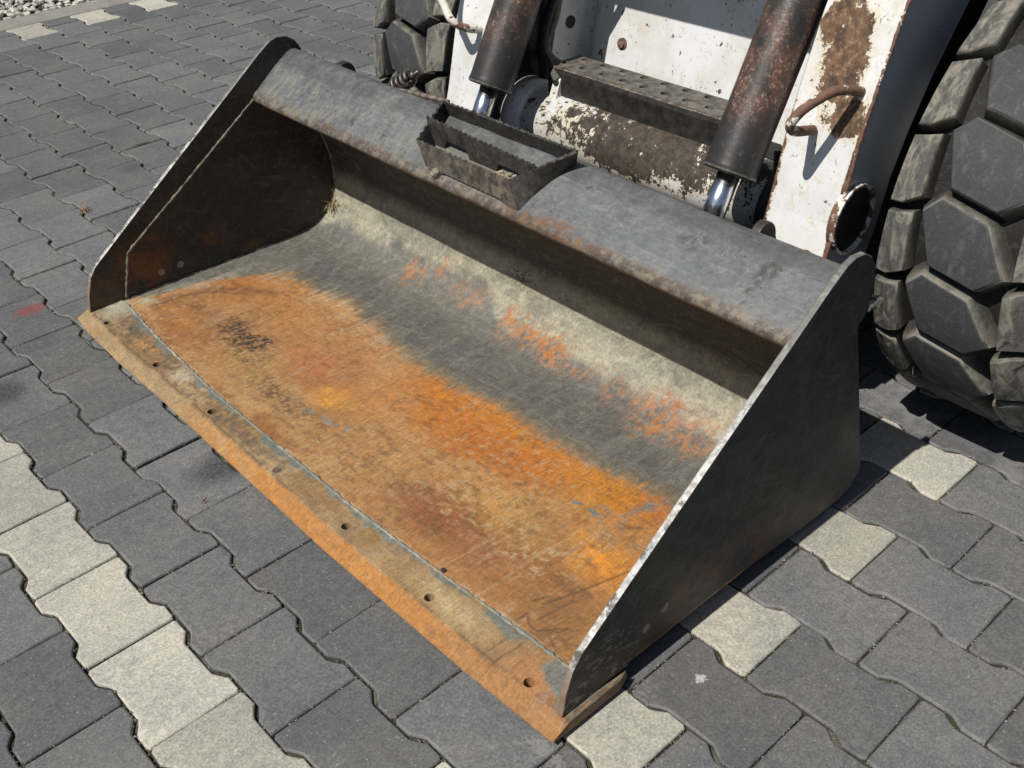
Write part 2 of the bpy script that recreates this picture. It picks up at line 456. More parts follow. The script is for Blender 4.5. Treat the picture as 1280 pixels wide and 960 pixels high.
def mat_rubber(name, c1, c2, dustc, dlo, dhi, amt, rim=False):
    n = NT(name, 0.72, spec=0.35)
    p = n.obj(); w = n.pos()
    c = n.mix(n.noise(w, 12, 4), c1, c2)
    c = n.mix(n.math('MULTIPLY', n.step(n.noise(n.map(w, (10, 16, 7), rot=(0.5, 0.4, 0)), 3.0, 6, 0.72, 0.5), dlo, dhi), amt), c, dustc)
    s = n.hairs(w, ((0.3, 46), (1.2, 60), (-0.6, 50)), plane='yz', width=0.035, keep=(0.5, 0.6))
    c = n.mix(n.math('MULTIPLY', s, 0.14), c, (0.16, 0.16, 0.155))
    c = n.mix(n.math('MULTIPLY', n.step(n.noise(w, 220, 3, 0.7), 0.52, 0.72), 0.3), c, dustc)
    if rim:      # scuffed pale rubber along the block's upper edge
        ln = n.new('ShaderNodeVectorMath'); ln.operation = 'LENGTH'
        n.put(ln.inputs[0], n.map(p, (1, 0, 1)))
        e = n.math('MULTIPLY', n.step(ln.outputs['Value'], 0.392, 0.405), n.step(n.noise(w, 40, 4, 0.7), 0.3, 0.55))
        c = n.mix(n.math('MULTIPLY', n.step(ln.outputs['Value'], 0.396, 0.380), 0.6), c, (0.022, 0.021, 0.019))  # groove shade put into the lower part of the block sides
        c = n.mix(n.math('MULTIPLY', e, 0.75), c, (0.23, 0.22, 0.185))
    return n.done(c, n.mixf(n.noise(w, 40, 3), 0.6, 0.85), n.bump(n.noise(w, 160, 4, 0.7), 0.4, 0.0012))
M['tread_top'] = mat_rubber('worn_tread_rubber', (0.036, 0.038, 0.041), (0.062, 0.065, 0.068), (0.14, 0.136, 0.122), 0.52, 0.72, 0.6)
M['tread_shoulder'] = mat_rubber('dusty_shoulder_rubber', (0.060, 0.060, 0.059), (0.110, 0.107, 0.098), (0.27, 0.25, 0.205), 0.42, 0.62, 0.85)
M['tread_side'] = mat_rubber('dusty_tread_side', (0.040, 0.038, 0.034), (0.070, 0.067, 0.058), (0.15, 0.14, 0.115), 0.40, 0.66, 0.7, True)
M['carcass'] = mat_rubber('tyre_rubber', (0.009, 0.009, 0.009), (0.018, 0.0175, 0.016), (0.05, 0.047, 0.04), 0.5, 0.75, 0.4)  # rubber darkened to hold the shade in the grooves


def mat_white(name, blobs=(), chips=0.62, dark=False):
    """chipped white paint over rusty dark steel; the chips are the paint's own shape"""
    n = NT(name, 0.45)
    p = n.obj()
    white = n.mix(n.step(n.noise(p, 9, 5, 0.65), 0.35, 0.75), (0.74, 0.75, 0.76), (0.60, 0.59, 0.54))
    rust = n.mix(n.step(n.noise(p, 45, 5, 0.75), 0.35, 0.65), (0.055, 0.036, 0.024), (0.20, 0.115, 0.065))
    rust = n.mix(n.step(n.noise(p, 90, 3, 0.7), 0.55, 0.7), rust, (0.27, 0.20, 0.13))
    if dark: rust = n.mix(n.step(n.noise(p, 60, 5, 0.75), 0.35, 0.65), (0.030, 0.024, 0.019), (0.085, 0.066, 0.048))
    warp = n.noise(p, 26, 6, 0.72, 0.5)
    chip = n.step(n.noise(n.map(p, loc=(4, 1, 2)), 42, 5, 0.68), chips, chips + 0.015)
    small = n.math('MULTIPLY', n.step(n.noise(n.map(p, (1, 1, .6), loc=(2, 7, 1)), 150, 4, 0.7), 0.635, 0.65), n.step(n.noise(p, 12, 3), 0.42, 0.58))
    chip = n.math('MAXIMUM', chip, small)
    halo = None
    for c, r, s in blobs:
        b = n.blob(p, c, r, (1.25, 0.15))
        v = n.math('ADD', b, n.math('MULTIPLY', n.math('SUBTRACT', n.mixf(0.35, warp, n.noise(p, 130, 5, 0.75)), 0.5), 3.2 * s))
        chip = n.math('MAXIMUM', chip, n.step(v, 0.48, 0.52))
        h = n.step(v, 0.12, 0.5)
        halo = h if halo is None else n.math('MAXIMUM', halo, h)
    if halo is not None:
        white = n.mix(n.math('MULTIPLY', halo, 0.55), white, (0.62, 0.50, 0.30))
    stain = n.math('MULTIPLY', n.step(n.noise(n.map(p, (3, 3, 1)), 6, 5, 0.7), 0.55, 0.75), 0.45)
    white = n.mix(stain, white, (0.48, 0.42, 0.30))
    grime = n.math('MULTIPLY', n.step(n.noise(n.map(p, (1, 1, 1), loc=(9, 3, 3)), 30, 6, 0.75, 0.8), 0.56, 0.70), 0.35)
    white = n.mix(grime, white, (0.30, 0.28, 0.25))
    c = n.mix(chip, white, rust)
    return n.done(c, n.mixf(chip, 0.42, 0.85), n.bump(n.math('MULTIPLY', chip, -1.0), 0.6, 0.0012))
M['white_arm_right'] = mat_white('chipped_white_paint_right', [((0.88, 0.235, 0.70), (0.12, 0.052, 0.13), 0.8), ((0.86, 0.20, 0.61), (0.05, 0.045, 0.05), 0.8), ((0.82, 0.166, 0.48), (0.10, 0.009, 0.24), 0.5), ((0.83, 0.304, 0.48), (0.09, 0.013, 0.20), 1.3), ((0.90, 0.275, 0.74), (0.06, 0.03, 0.05), 0.9), ((0.79, 0.20, 0.385), (0.03, 0.02, 0.012), .7)], 0.65)
M['flank_shade'] = mat_simple('flank_shade_grey', (0.26, 0.28, 0.32), (0.34, 0.36, 0.40), 4, 0.32, 0, 0.05, ((0.012, 0.011, 0.011), 55, 0.655, 0.67, 1.0))  # the arm's shaded side, its shade put into a darker grey-blue
M['white_arm_left'] = mat_white('chipped_white_paint_left', [], 0.665)
M['white_panel'] = mat_white('chipped_white_panel', [((1.09, 0.86, 0.462), (0.05, 0.028, 0.022), 0.8), ((1.14, 0.68, 0.705), (0.07, 0.17, 0.048), 1.1), ((1.12, 0.80, 0.66), (0.04, 0.02, 0.025), 1.0), ((1.10, 0.55, 0.60), (0.04, 0.04, 0.03), 0.9)], 0.645, dark=True)
M['tube'] = mat_white('flaked_cross_tube', [((0.88, 0.64, 0.435), (0.12, 0.33, 0.085), 1.35), ((0.86, 0.70, 0.40), (0.10, 0.20, 0.06), 1.0), ((0.86, 0.86, 0.45), (0.06, 0.05, 0.03), 0.9)], 0.60, dark=True)


def mat_barrel():
    n = NT('worn_cylinder_paint', 0.38, 0.1)
    p = n.obj()
    z = n.sep(p)[2]
    c = n.mix(n.noise(p, 20, 4), (0.022, 0.021, 0.021), (0.045, 0.042, 0.04))
    m1 = n.math('MULTIPLY', n.step(z, 0.565, 0.64), n.step(n.noise(n.map(p, (1, 1, 0.5)), 24, 5, 0.7), 0.38, 0.62))
    m1 = n.math('MULTIPLY', m1, n.step(z, 0.80, 0.68))
    c = n.mix(m1, c, n.mix(n.noise(p, 60, 5, 0.7), (0.070, 0.035, 0.024), (0.20, 0.105, 0.072)))
    sp = n.math('MULTIPLY', n.step(n.noise(p, 150, 4, 0.75), 0.53, 0.62), m1)
    c = n.mix(n.math('MULTIPLY', sp, 0.7), c, (0.42, 0.33, 0.28))
    c = n.mix(n.math('MULTIPLY', n.step(n.noise(p, 90, 4, 0.75), 0.6, 0.7), 0.4), c, (0.25, 0.23, 0.21))
    return n.done(c, n.mixf(n.noise(p, 60, 4), 0.30, 0.55), n.bump(n.noise(p, 120, 5, 0.7), 0.35, 0.0015))
M['barrel'] = mat_barrel()
n_ = NT('chromed_rod', 0.12, 1.0)
M['chrome'] = n_.done((0.78, 0.80, 0.84), n_.mixf(n_.noise(n_.obj(), 80, 4), 0.16, 0.30))


def mat_rustrod(name, paint):
    n = NT(name, 0.75)
    p = n.obj()
    r = n.mix(n.noise(p, 90, 5, 0.7), (0.085, 0.045, 0.03), (0.22, 0.12, 0.075))
    c = n.mix(n.step(n.noise(p, 38, 5, 0.7), 0.62 - paint, 0.65 - paint), r, (0.66, 0.64, 0.58))
    return n.done(c, 0.75, n.bump(n.noise(p, 120, 4), 0.6, 0.002))
M['rust_rod'] = mat_rustrod('rusty_handle', 0.05)
M['stub_rod'] = mat_rustrod('flaked_pipe_rim', 0.13)
M['pale_rod'] = mat_rustrod('white_flaked_handle', 0.2)


# ------------------------------------------------------------------ object helpers
def link(o, parent=None):
    C.objects.link(o)
    if parent is not None: o.parent = parent
    return o


def mesh_obj(name, verts, faces, mats, parent=None, smooth=False, loc=None, mat_idx=None):
    me = bpy.data.meshes.new(name)
    me.from_pydata([tuple(map(float, v)) for v in verts], [], [tuple(f) for f in faces])
    for mt in (mats if isinstance(mats, (list, tuple)) else [mats]): me.materials.append(mt)
    if smooth: me.polygons.foreach_set('use_smooth', [True] * len(me.polygons))
    if mat_idx is not None: me.polygons.foreach_set('material_index', mat_idx)
    me.update()
    o = bpy.data.objects.new(name, me)
    link(o, parent)
    if loc is not None: o.location = loc
    return o


def bm_obj(name, bm, mats, parent=None, smooth=False, loc=None):
    bmesh.ops.recalc_face_normals(bm, faces=bm.faces)
    me = bpy.data.meshes.new(name)
    bm.to_mesh(me); bm.free()
    for mt in (mats if isinstance(mats, (list, tuple)) else [mats]): me.materials.append(mt)
    if smooth: me.polygons.foreach_set('use_smooth', [True] * len(me.polygons))
    o = bpy.data.objects.new(name, me)
    link(o, parent)
    if loc is not None: o.location = loc
    return o


def bevel(o, w=0.002, seg=2, ang=35):
    b = o.modifiers.new('bevel', 'BEVEL'); b.width = w; b.segments = seg
    b.limit_method = 'ANGLE'; b.angle_limit = math.radians(ang)
    b.harden_normals = False
    return o


def empty(name, loc, label, cat, group=None):
    o = bpy.data.objects.new(name, None)
    C.objects.link(o); o.location = loc; o.empty_display_size = 0.1
    o['label'] = label; o['category'] = cat
    if group: o['group'] = group
    return o


def tag(o, label=None, cat=None, group=None, kind=None):
    if label: o['label'] = label
    if cat: o['category'] = cat
    if group: o['group'] = group
    if kind: o['kind'] = kind
    return o


def add_prism(bm, poly, y0, y1):
    """polygon in (x,z), extruded along y"""
    a = [bm.verts.new((x, y0, z)) for x, z in poly]
    b = [bm.verts.new((x, y1, z)) for x, z in poly]
    bm.faces.new(a); bm.faces.new(b[::-1])
    for i in range(len(poly)):
        j = (i + 1) % len(poly)
        bm.faces.new((a[i], b[i], b[j], a[j]))


def add_box(bm, lo, hi):
    add_prism(bm, [(lo[0], lo[2]), (hi[0], lo[2]), (hi[0], hi[2]), (lo[0], hi[2])], lo[1], hi[1])


def add_tube(bm, path, r, seg=12, cap=True, radii=None):
    pts = [Vector(p) for p in path]
    rings = []
    up = None
    for i, p in enumerate(pts):
        t = (pts[min(i + 1, len(pts) - 1)] - pts[max(i - 1, 0)]).normalized()
        if up is None:
            up = t.orthogonal().normalized()
        else:
            up = (up - t * up.dot(t)).normalized()
        s = t.cross(up)
        rr = radii[i] if radii else r
        rings.append([bm.verts.new(p + (up * math.cos(a) + s * math.sin(a)) * rr) for a in [2 * math.pi * k / seg for k in range(seg)]])
    for a, b in zip(rings, rings[1:]):
        for k in range(seg):
            bm.faces.new((a[k], a[(k + 1) % seg], b[(k + 1) % seg], b[k]))
    if cap:
        bm.faces.new(rings[0][::-1]); bm.faces.new(rings[-1])
    return rings


def smooth_path(pts, n=8):
    """Catmull-Rom"""
    P = [Vector(p) for p in pts]
    P = [P[0] * 2 - P[1]] + P + [P[-1] * 2 - P[-2]]
    out = []
    for i in range(1, len(P) - 2):
        for k in range(n):
            t = k / n
            a, b, c, d = P[i - 1], P[i], P[i + 1], P[i + 2]
            out.append(0.5 * ((2 * b) + (c - a) * t + (2 * a - 5 * b + 4 * c - d) * t * t + (3 * b - a - 3 * c + d) * t ** 3))
    out.append(P[-2])
    return out


def rock_mesh(rad, seed, squash=(1, 1, 0.7), sub=1):
    bm = bmesh.new()
    bmesh.ops.create_icosphere(bm, subdivisions=sub, radius=rad)
    r = random.Random(seed)
    for v in bm.verts:
        v.co *= r.uniform(0.75, 1.2)
        v.co = Vector((v.co.x * squash[0], v.co.y * squash[1], v.co.z * squash[2]))
    return bm


# ------------------------------------------------------------------ the paving
YAW = (0.9998884444, -0.0149370053)       # paving lattice is a hair off the bucket's axes
OX, OY = 0.34094266, -1.18242122


def lat(x, y):
    """paving lattice metres -> world"""
    dx, dy = x - OX, y - OY
    return dx * YAW[0] + dy * YAW[1], -dx * YAW[1] + dy * YAW[0]


LAT_ROT = math.atan2(-YAW[1], YAW[0])
PW, PL, HH = 0.1391, 0.2, 0.0765          # column pitch, stone length, half head width
WH = PW - HH                              # half waist width
GAP = 0.0021


def paver_outline(part='full'):
    """half outline (x>0) from s=-L/2 to L/2"""
    h, w, L = HH - GAP, WH - GAP, PL / 2 - GAP * 0.8
    a, b = 0.0605, 0.0445
    pts = [(h - 0.004, -L), (h, -L + 0.005), (h + 0.0007, -a - 0.004), (h - 0.003, -a + 0.001), (w + 0.003, -b - 0.003), (w, -b + 0.004),
           (w, b - 0.004), (w + 0.003, b + 0.003), (h - 0.003, a - 0.001), (h + 0.0007, a + 0.004), (h, L - 0.005), (h - 0.004, L)]
    if part == 'waist_half':      # cut across the waist: s>0 keeps
        pts = [(w, 0.0)] + pts[6:]
    return pts + [(-x, y) for x, y in reversed(pts)]


def paver_geom(outline, jit, z_off=0.0):
    n = len(outline)
    cx = sum(p[0] for p in outline) / n; cy = sum(p[1] for p in outline) / n
    V = []; F = []
    o = [(x + jit.uniform(-0.0005, 0.0005), y + jit.uniform(-0.0005, 0.0005)) for x, y in outline]
    # inward offset via polygon normals
    def inset(d):
        out = []
        for i in range(n):
            p0 = Vector(o[i - 1]); p = Vector(o[i]); p1 = Vector(o[(i + 1) % n])
            e1 = (p - p0).normalized(); e2 = (p1 - p).normalized()
            n1 = Vector((-e1.y, e1.x)); n2 = Vector((-e2.y, e2.x))
            nn = (n1 + n2); nn = nn.normalized() if nn.length > 1e-6 else n1
            out.append(p + nn * d)
        return out
    area = sum(o[i][0] * o[(i + 1) % n][1] - o[(i + 1) % n][0] * o[i][1] for i in range(n))
    sg = 1 if area > 0 else -1
    in1 = inset(0.0032 * sg); in2 = inset(0.0012 * sg)
    V += [(p.x, p.y, 0.0 + z_off) for p in in1]
    V += [(p.x, p.y, -0.0014 + z_off) for p in in2]
    V += [(p[0], p[1], -0.0042 + z_off) for p in o]
    V += [(p[0], p[1], -0.045 + z_off) for p in o]
    top = list(range(n)) if sg > 0 else list(range(n))[::-1]
    F.append(top)
    for r in range(3):
        for i in range(n):
            j = (i + 1) % n
            f = (r * n + i, r * n + n + i, r * n + n + j, r * n + j)
            F.append(f if sg > 0 else f[::-1])
    return V, F


# big ground under everything, then the bedding sand seen in the joints
def sheet(name, x0, x1, y0, y1, z, mat, kind='structure', parent=None):
    o = mesh_obj(name, [(x0, y0, z), (x1, y0, z), (x1, y1, z), (x0, y1, z)], [(0, 1, 2, 3)], mat, parent)
    if kind: o['kind'] = kind
    return o


def mat_farground():
    n = NT('far_yard', 0.9, spec=0.2)
    p = n.pos()
    c = n.mix(n.noise(p, 6, 5, 0.6), (0.085, 0.086, 0.088), (0.135, 0.135, 0.133))
    return n.done(c, 0.9)


sheet('ground', -60, 60, -60, 60, -0.05, mat_farground())
# soil bed as a finely wrinkled sheet so the joints fill unevenly
nx, ny = 420, 430
gx = np.linspace(-1.7, 3.2, nx); gy = np.linspace(-1.9, 4.22, ny)
X, Y = np.meshgrid(gx, gy, indexing='ij')
Z = -0.0078 + 0.0044 * (fbm(X * 38, Y * 38, 3, 3) - 0.5) + 0.003 * (fbm(X * 5, Y * 5, 5, 2) - 0.5)
V = np.stack([X, Y, Z], -1).reshape(-1, 3)
idx = np.arange(nx * ny).reshape(nx, ny)
F = np.stack([idx[:-1, :-1], idx[1:, :-1], idx[1:, 1:], idx[:-1, 1:]], -1).reshape(-1, 4)
paving = mesh_obj('paving', V.tolist(), F.tolist(), M['soil'], smooth=True)
paving['kind'] = 'structure'

jr = random.Random(5)
full_var = {}
for key in ('grey', 'white'):
    full_var[key] = []
    for i in range(6):
        vv, ff = paver_geom(paver_outline(), jr)
        me = bpy.data.meshes.new('paver_' + key)
        me.from_pydata([tuple(v) for v in vv], [], [tuple(f) for f in ff])
        me.materials.append(M['paver_' + key])
        full_var[key].append(me)


def is_white(c, k):
    """stone k of column c spans s = k..k+1 (even c) or k+.5..k+1.5 (odd c)"""
    if c == 0 and k <= 5: return True
    if c % 2 and k == 5 and c > 0: return True
    if c % 2 and k == -15: return True
    return False


Rb = np.array(RB); camv = np.array(CAM)


def project(p):
    c = Rb @ (np.array(p) - camv)
    return 640 + 1325.95 * c[0] / c[2], 480 + 1325.95 * c[1] / c[2], c[2]


stones = []
for c in range(-5, 20):
    for k in range(-15, 12):
        s = (k + 0.5 + 0.5 * (c % 2)) * PL
        y = -s
        if c % 2 == 0 and k == -15:
            # half stone against the kerb
            stones.append((c, k, c * PW, y - 0.0, 'half')); continue
        stones.append((c, k, c * PW, y, 'full'))


def drift(y):
    """the real rows slip a little towards the kerb"""
    return 0.0 if y < 1.2 else (y - 1.2) * 0.018


place = []
for c, k, x, y, part in stones:
    y2 = y + drift(y)
    x2 = x + jr.uniform(-0.0008, 0.0008)
    y2 += jr.uniform(-0.0010, 0.0010)
    wx, wy = lat(x2, y2)
    rz = LAT_ROT + math.radians(jr.gauss(0, 0.25))
    zz = jr.gauss(0, 0.0008)
    tx, ty = jr.gauss(0, 0.0035), jr.gauss(0, 0.0035)
    pxx, pyy, dd = project((wx, wy, 0))
    inframe = -90 < pxx < 1370 and -60 < pyy < 1070 and dd > 0
    hidden = (0.12 < wx < 0.75 and 0.10 < wy < 1.40) or (wx > 0.95 and -0.2 < wy < 1.5)
    place.append((0 if (inframe and not hidden) else 1, dd, c, k, wx, wy, zz, rz, tx, ty, part))
order = sorted(place, key=lambda t: (t[0], t[1]))
# one dipped stone beside the cutting edge, as in the photograph
restV, restF, restM = [], [], []
for rank, (hid, dd, c, k, wx, wy, zz, rz, tx, ty, part) in enumerate(order):
    key = 'white' if is_white(c, k) else 'grey'
    if c == 2 and k == 1: zz, ty = -0.0036, -0.006
    if c == 2 and k == 0: zz, ty = 0.0025, 0.0
    mat4 = Matrix.Translation((wx, wy, zz)) @ Matrix.Rotation(rz, 4, 'Z') @ Matrix.Rotation(tx, 4, 'X') @ Matrix.Rotation(ty, 4, 'Y')
    if rank < 300 and not hid:
        if part == 'full':
            o = bpy.data.objects.new('paver', full_var[key][jr.randrange(6)])
        else:
            vv, ff = paver_geom(paver_outline('waist_half'), jr)
            me = bpy.data.meshes.new('paver'); me.from_pydata([(v[0], -v[1] - 0.0, v[2]) for v in vv], [], [tuple(f[::-1]) for f in ff])
            me.materials.append(M['paver_grey'])
            o = bpy.data.objects.new('paver', me)
        link(o, paving)
        o.matrix_local = mat4
        if key == 'white': o['label'] = 'pale cream paver'
    else:
        vv, ff = paver_geom(paver_outline('full' if part == 'full' else 'waist_half'), jr)
        if part != 'full':
            vv = [(v[0], -v[1], v[2]) for v in vv]; ff = [f[::-1] for f in ff]
        b0 = len(restV)
        restV += [tuple(mat4 @ Vector(v)) for v in vv]
        restF += [tuple(i + b0 for i in f) for f in ff]
        restM += [1 if key == 'white' else 0] * len(ff)
rest = mesh_obj('outer_pavers', restV, restF, [M['paver_grey'], M['paver_white']], paving, mat_idx=restM)
rest['kind'] = 'stuff'

# loose grit and crumbs lying in the joints: too many to count
gv, gf = [], []
gr = random.Random(21)
for i in range(9000):
    c = gr.randrange(-4, 12); y = gr.uniform(-1.6, 2.2)
    t = gr.random()
    if t < 0.5:
        u = (y / PL) % 1.0
        if c % 2: u = (u + 0.5) % 1
        # right-hand wavy joint of column c
        q = min(u, 1 - u) * PL     # distance from the straight joint
        xx = HH if q < 0.0395 + 0.0 else (WH if q > 0.0555 else HH - (q - 0.0395) / 0.016 * (HH - WH))
        x = c * PW + xx + gr.gauss(0, 0.0016)
    else:
        k = round(y / PL) ; y = (k + 0.5 * (c % 2)) * PL + gr.gauss(0, 0.0015)
        x = c * PW + gr.uniform(-HH, HH)
    wx, wy = lat(x, y + drift(y))
    r = abs(gr.gauss(0, 0.0009)) + 0.0007
    b0 = len(gv)
    z = -0.0035 + gr.uniform(0, 0.002)
    ang = gr.uniform(0, 6.28)
    for j in range(3):
        a = ang + j * 2.1
        gv.append((wx + math.cos(a) * r * gr.uniform(0.7, 1.4), wy + math.sin(a) * r * gr.uniform(0.7, 1.4), z))
    gv.append((wx, wy, z + r * 1.1))
    gf += [(b0, b0 + 1, b0 + 3), (b0 + 1, b0 + 2, b0 + 3), (b0 + 2, b0, b0 + 3)]
for i in range(150):
    wx, wy = gr.uniform(-.6, 1.5), gr.uniform(-.9, 3.0)
    if .0 < wx < .8 and .0 < wy < 1.57: continue
    r = gr.uniform(.0010, .0026)
    b0 = len(gv); ang = gr.uniform(0, 6.28)
    for j in range(3):
        a = ang + j * 2.1
        gv.append((wx + math.cos(a) * r * gr.uniform(.7, 1.4), wy + math.sin(a) * r * gr.uniform(.7, 1.4), -.0005))
    gv.append((wx, wy, r * .9))
    gf += [(b0, b0 + 1, b0 + 3), (b0 + 1, b0 + 2, b0 + 3), (b0 + 2, b0, b0 + 3)]
grit = mesh_obj('joint_grit', gv, gf, M['stone'], paving)
grit['kind'] = 'stuff'

# kerb: concrete slabs end to end, gravel strip beyond
kq = [lat(-3, 2.90), lat(7, 2.90), lat(7, 3.12), lat(-3, 3.12)]
kerb = mesh_obj('kerb_bed', [(a, b, -0.02) for a, b in kq], [(0, 1, 2, 3)], M['soil'])
kerb['kind'] = 'structure'
for x in np.arange(-2.37, 5.7, 1.0):
    bm = bmesh.new()
    add_box(bm, (-0.497, -0.078, -0.3), (0.497, 0.078, 0.0))
    kx, ky = lat(x + 0.5, 3.002)
    o = bm_obj('kerb_slab', bm, M['kerb'], kerb, loc=(kx, ky, 0.003 + nr.uniform(-.001, .001))); bevel(o, 0.006, 2)
    o.rotation_euler = (0, 0, LAT_ROT)
gbed = sheet('gravel_bed', -6, 8, 4.26, 12, -0.03, M['soil'])
gv, gf = [], []
protos = []
for s in range(8):
    bm = rock_mesh(1.0, s, (1.25, 0.9, 0.65), 1)
    bm.verts.ensure_lookup_table()
    protos.append((np.array([v.co[:] for v in bm.verts]), np.array([[v.index for v in f.verts] for f in bm.faces])))
    bm.free()
VV, FF = [], []; off = 0
for i in range(3800):
    x = nr.uniform(0.1, 2.6); y = nr.uniform(4.27, 5.4)
    pv, pf = protos[nr.randint(8)]
    r = nr.uniform(0.008, 0.019)
    a = nr.uniform(0, 6.28); ca, sa = math.cos(a), math.sin(a)
    R = np.array([[ca, -sa, 0], [sa, ca, 0], [0, 0, 1]])
    b = nr.uniform(-0.6, 0.6); R = R @ np.array([[1, 0, 0], [0, math.cos(b), -math.sin(b)], [0, math.sin(b), math.cos(b)]])
    VV.append((pv * r) @ R.T + np.array([x, y, -0.028 + nr.uniform(0.004, 0.02)])); FF.append(pf + off); off += len(pv)
g = mesh_obj('gravel', np.concatenate(VV).tolist(), np.concatenate(FF).tolist(), M['gravel'])
g['kind'] = 'stuff'; g['label'] = 'pale grey gravel beyond the concrete kerb'

# ------------------------------------------------------------------ the bucket (its own frame is the world frame)
BK = Vector((-.006, -.010, .011))      # it rests on the pads under its floor, the edge just clear of the stones
bucket = empty('loader_bucket', BK, 'wide black steel loader bucket with rust orange floor lying on the dark pavers', 'bucket')
W = 1.577
PR = np.array([(.06, .018), (.30, .018), (.58, .018), (.610, .020), (.636, .027), (.658, .037), (.676, .052), (.692, .072), (.704, .097), (.711, .125), (.714, .155), (.711, .19), (.703, .225), (.690, .262), (.673, .30), (.655, .34), (.635, .368), (.60, .386), (.548, .3895)])
S = np.r_[0, np.cumsum(np.linalg.norm(np.diff(PR, axis=0), axis=1))]


def u_front(v):
    return np.interp(v, [-.002, .07, .19, .37, .54, .80, 1.155, 1.337, 1.50, 1.577], [-.003, -.007, -.012, -.015, -.018, -.015, -.011, -.013, -.008, -.001])


def u_seam(v):
    return np.interp(v, [0, .049, .163, .324, .577, 1.055, 1.35, 1.542, 1.58], [.094, .093, .089, .079, .068, .067, .083, .101, .104])


STROKES_EDGE = [[(.008, .172), (.068, .170)], [(.010, .151), (.090, .144)]]
STROKES_FLOOR = [[(.105, .188), (.125, .186), (.11, .17), (.11, .15), (.147, .122), (.128, .128)], [(.155, .184), (.22, .162), (.306, .139)],
                 [(.146, .201), (.173, .189)], [(.115, .128), (.105, .105)], [(.127, .167), (.193, .156)], [(.138, 1.482), (.214, 1.473), (.28, 1.439), (.327, 1.371)]]


def strokes(a, b, lines, w):
    """dragged scratch marks given as polylines in (depth, width) metres"""
    out = np.zeros(a.shape)
    for l in lines:
        for (x0, y0), (x1, y1) in zip(l, l[1:]):
            dx, dy = x1 - x0, y1 - y0
            t = np.clip(((a - x0) * dx + (b - y0) * dy) / (dx * dx + dy * dy + 1e-9), 0, 1)
            d = np.hypot(a - x0 - t * dx, b - y0 - t * dy)
            out = np.maximum(out, np.exp(-(d / w) ** 2))
    return out


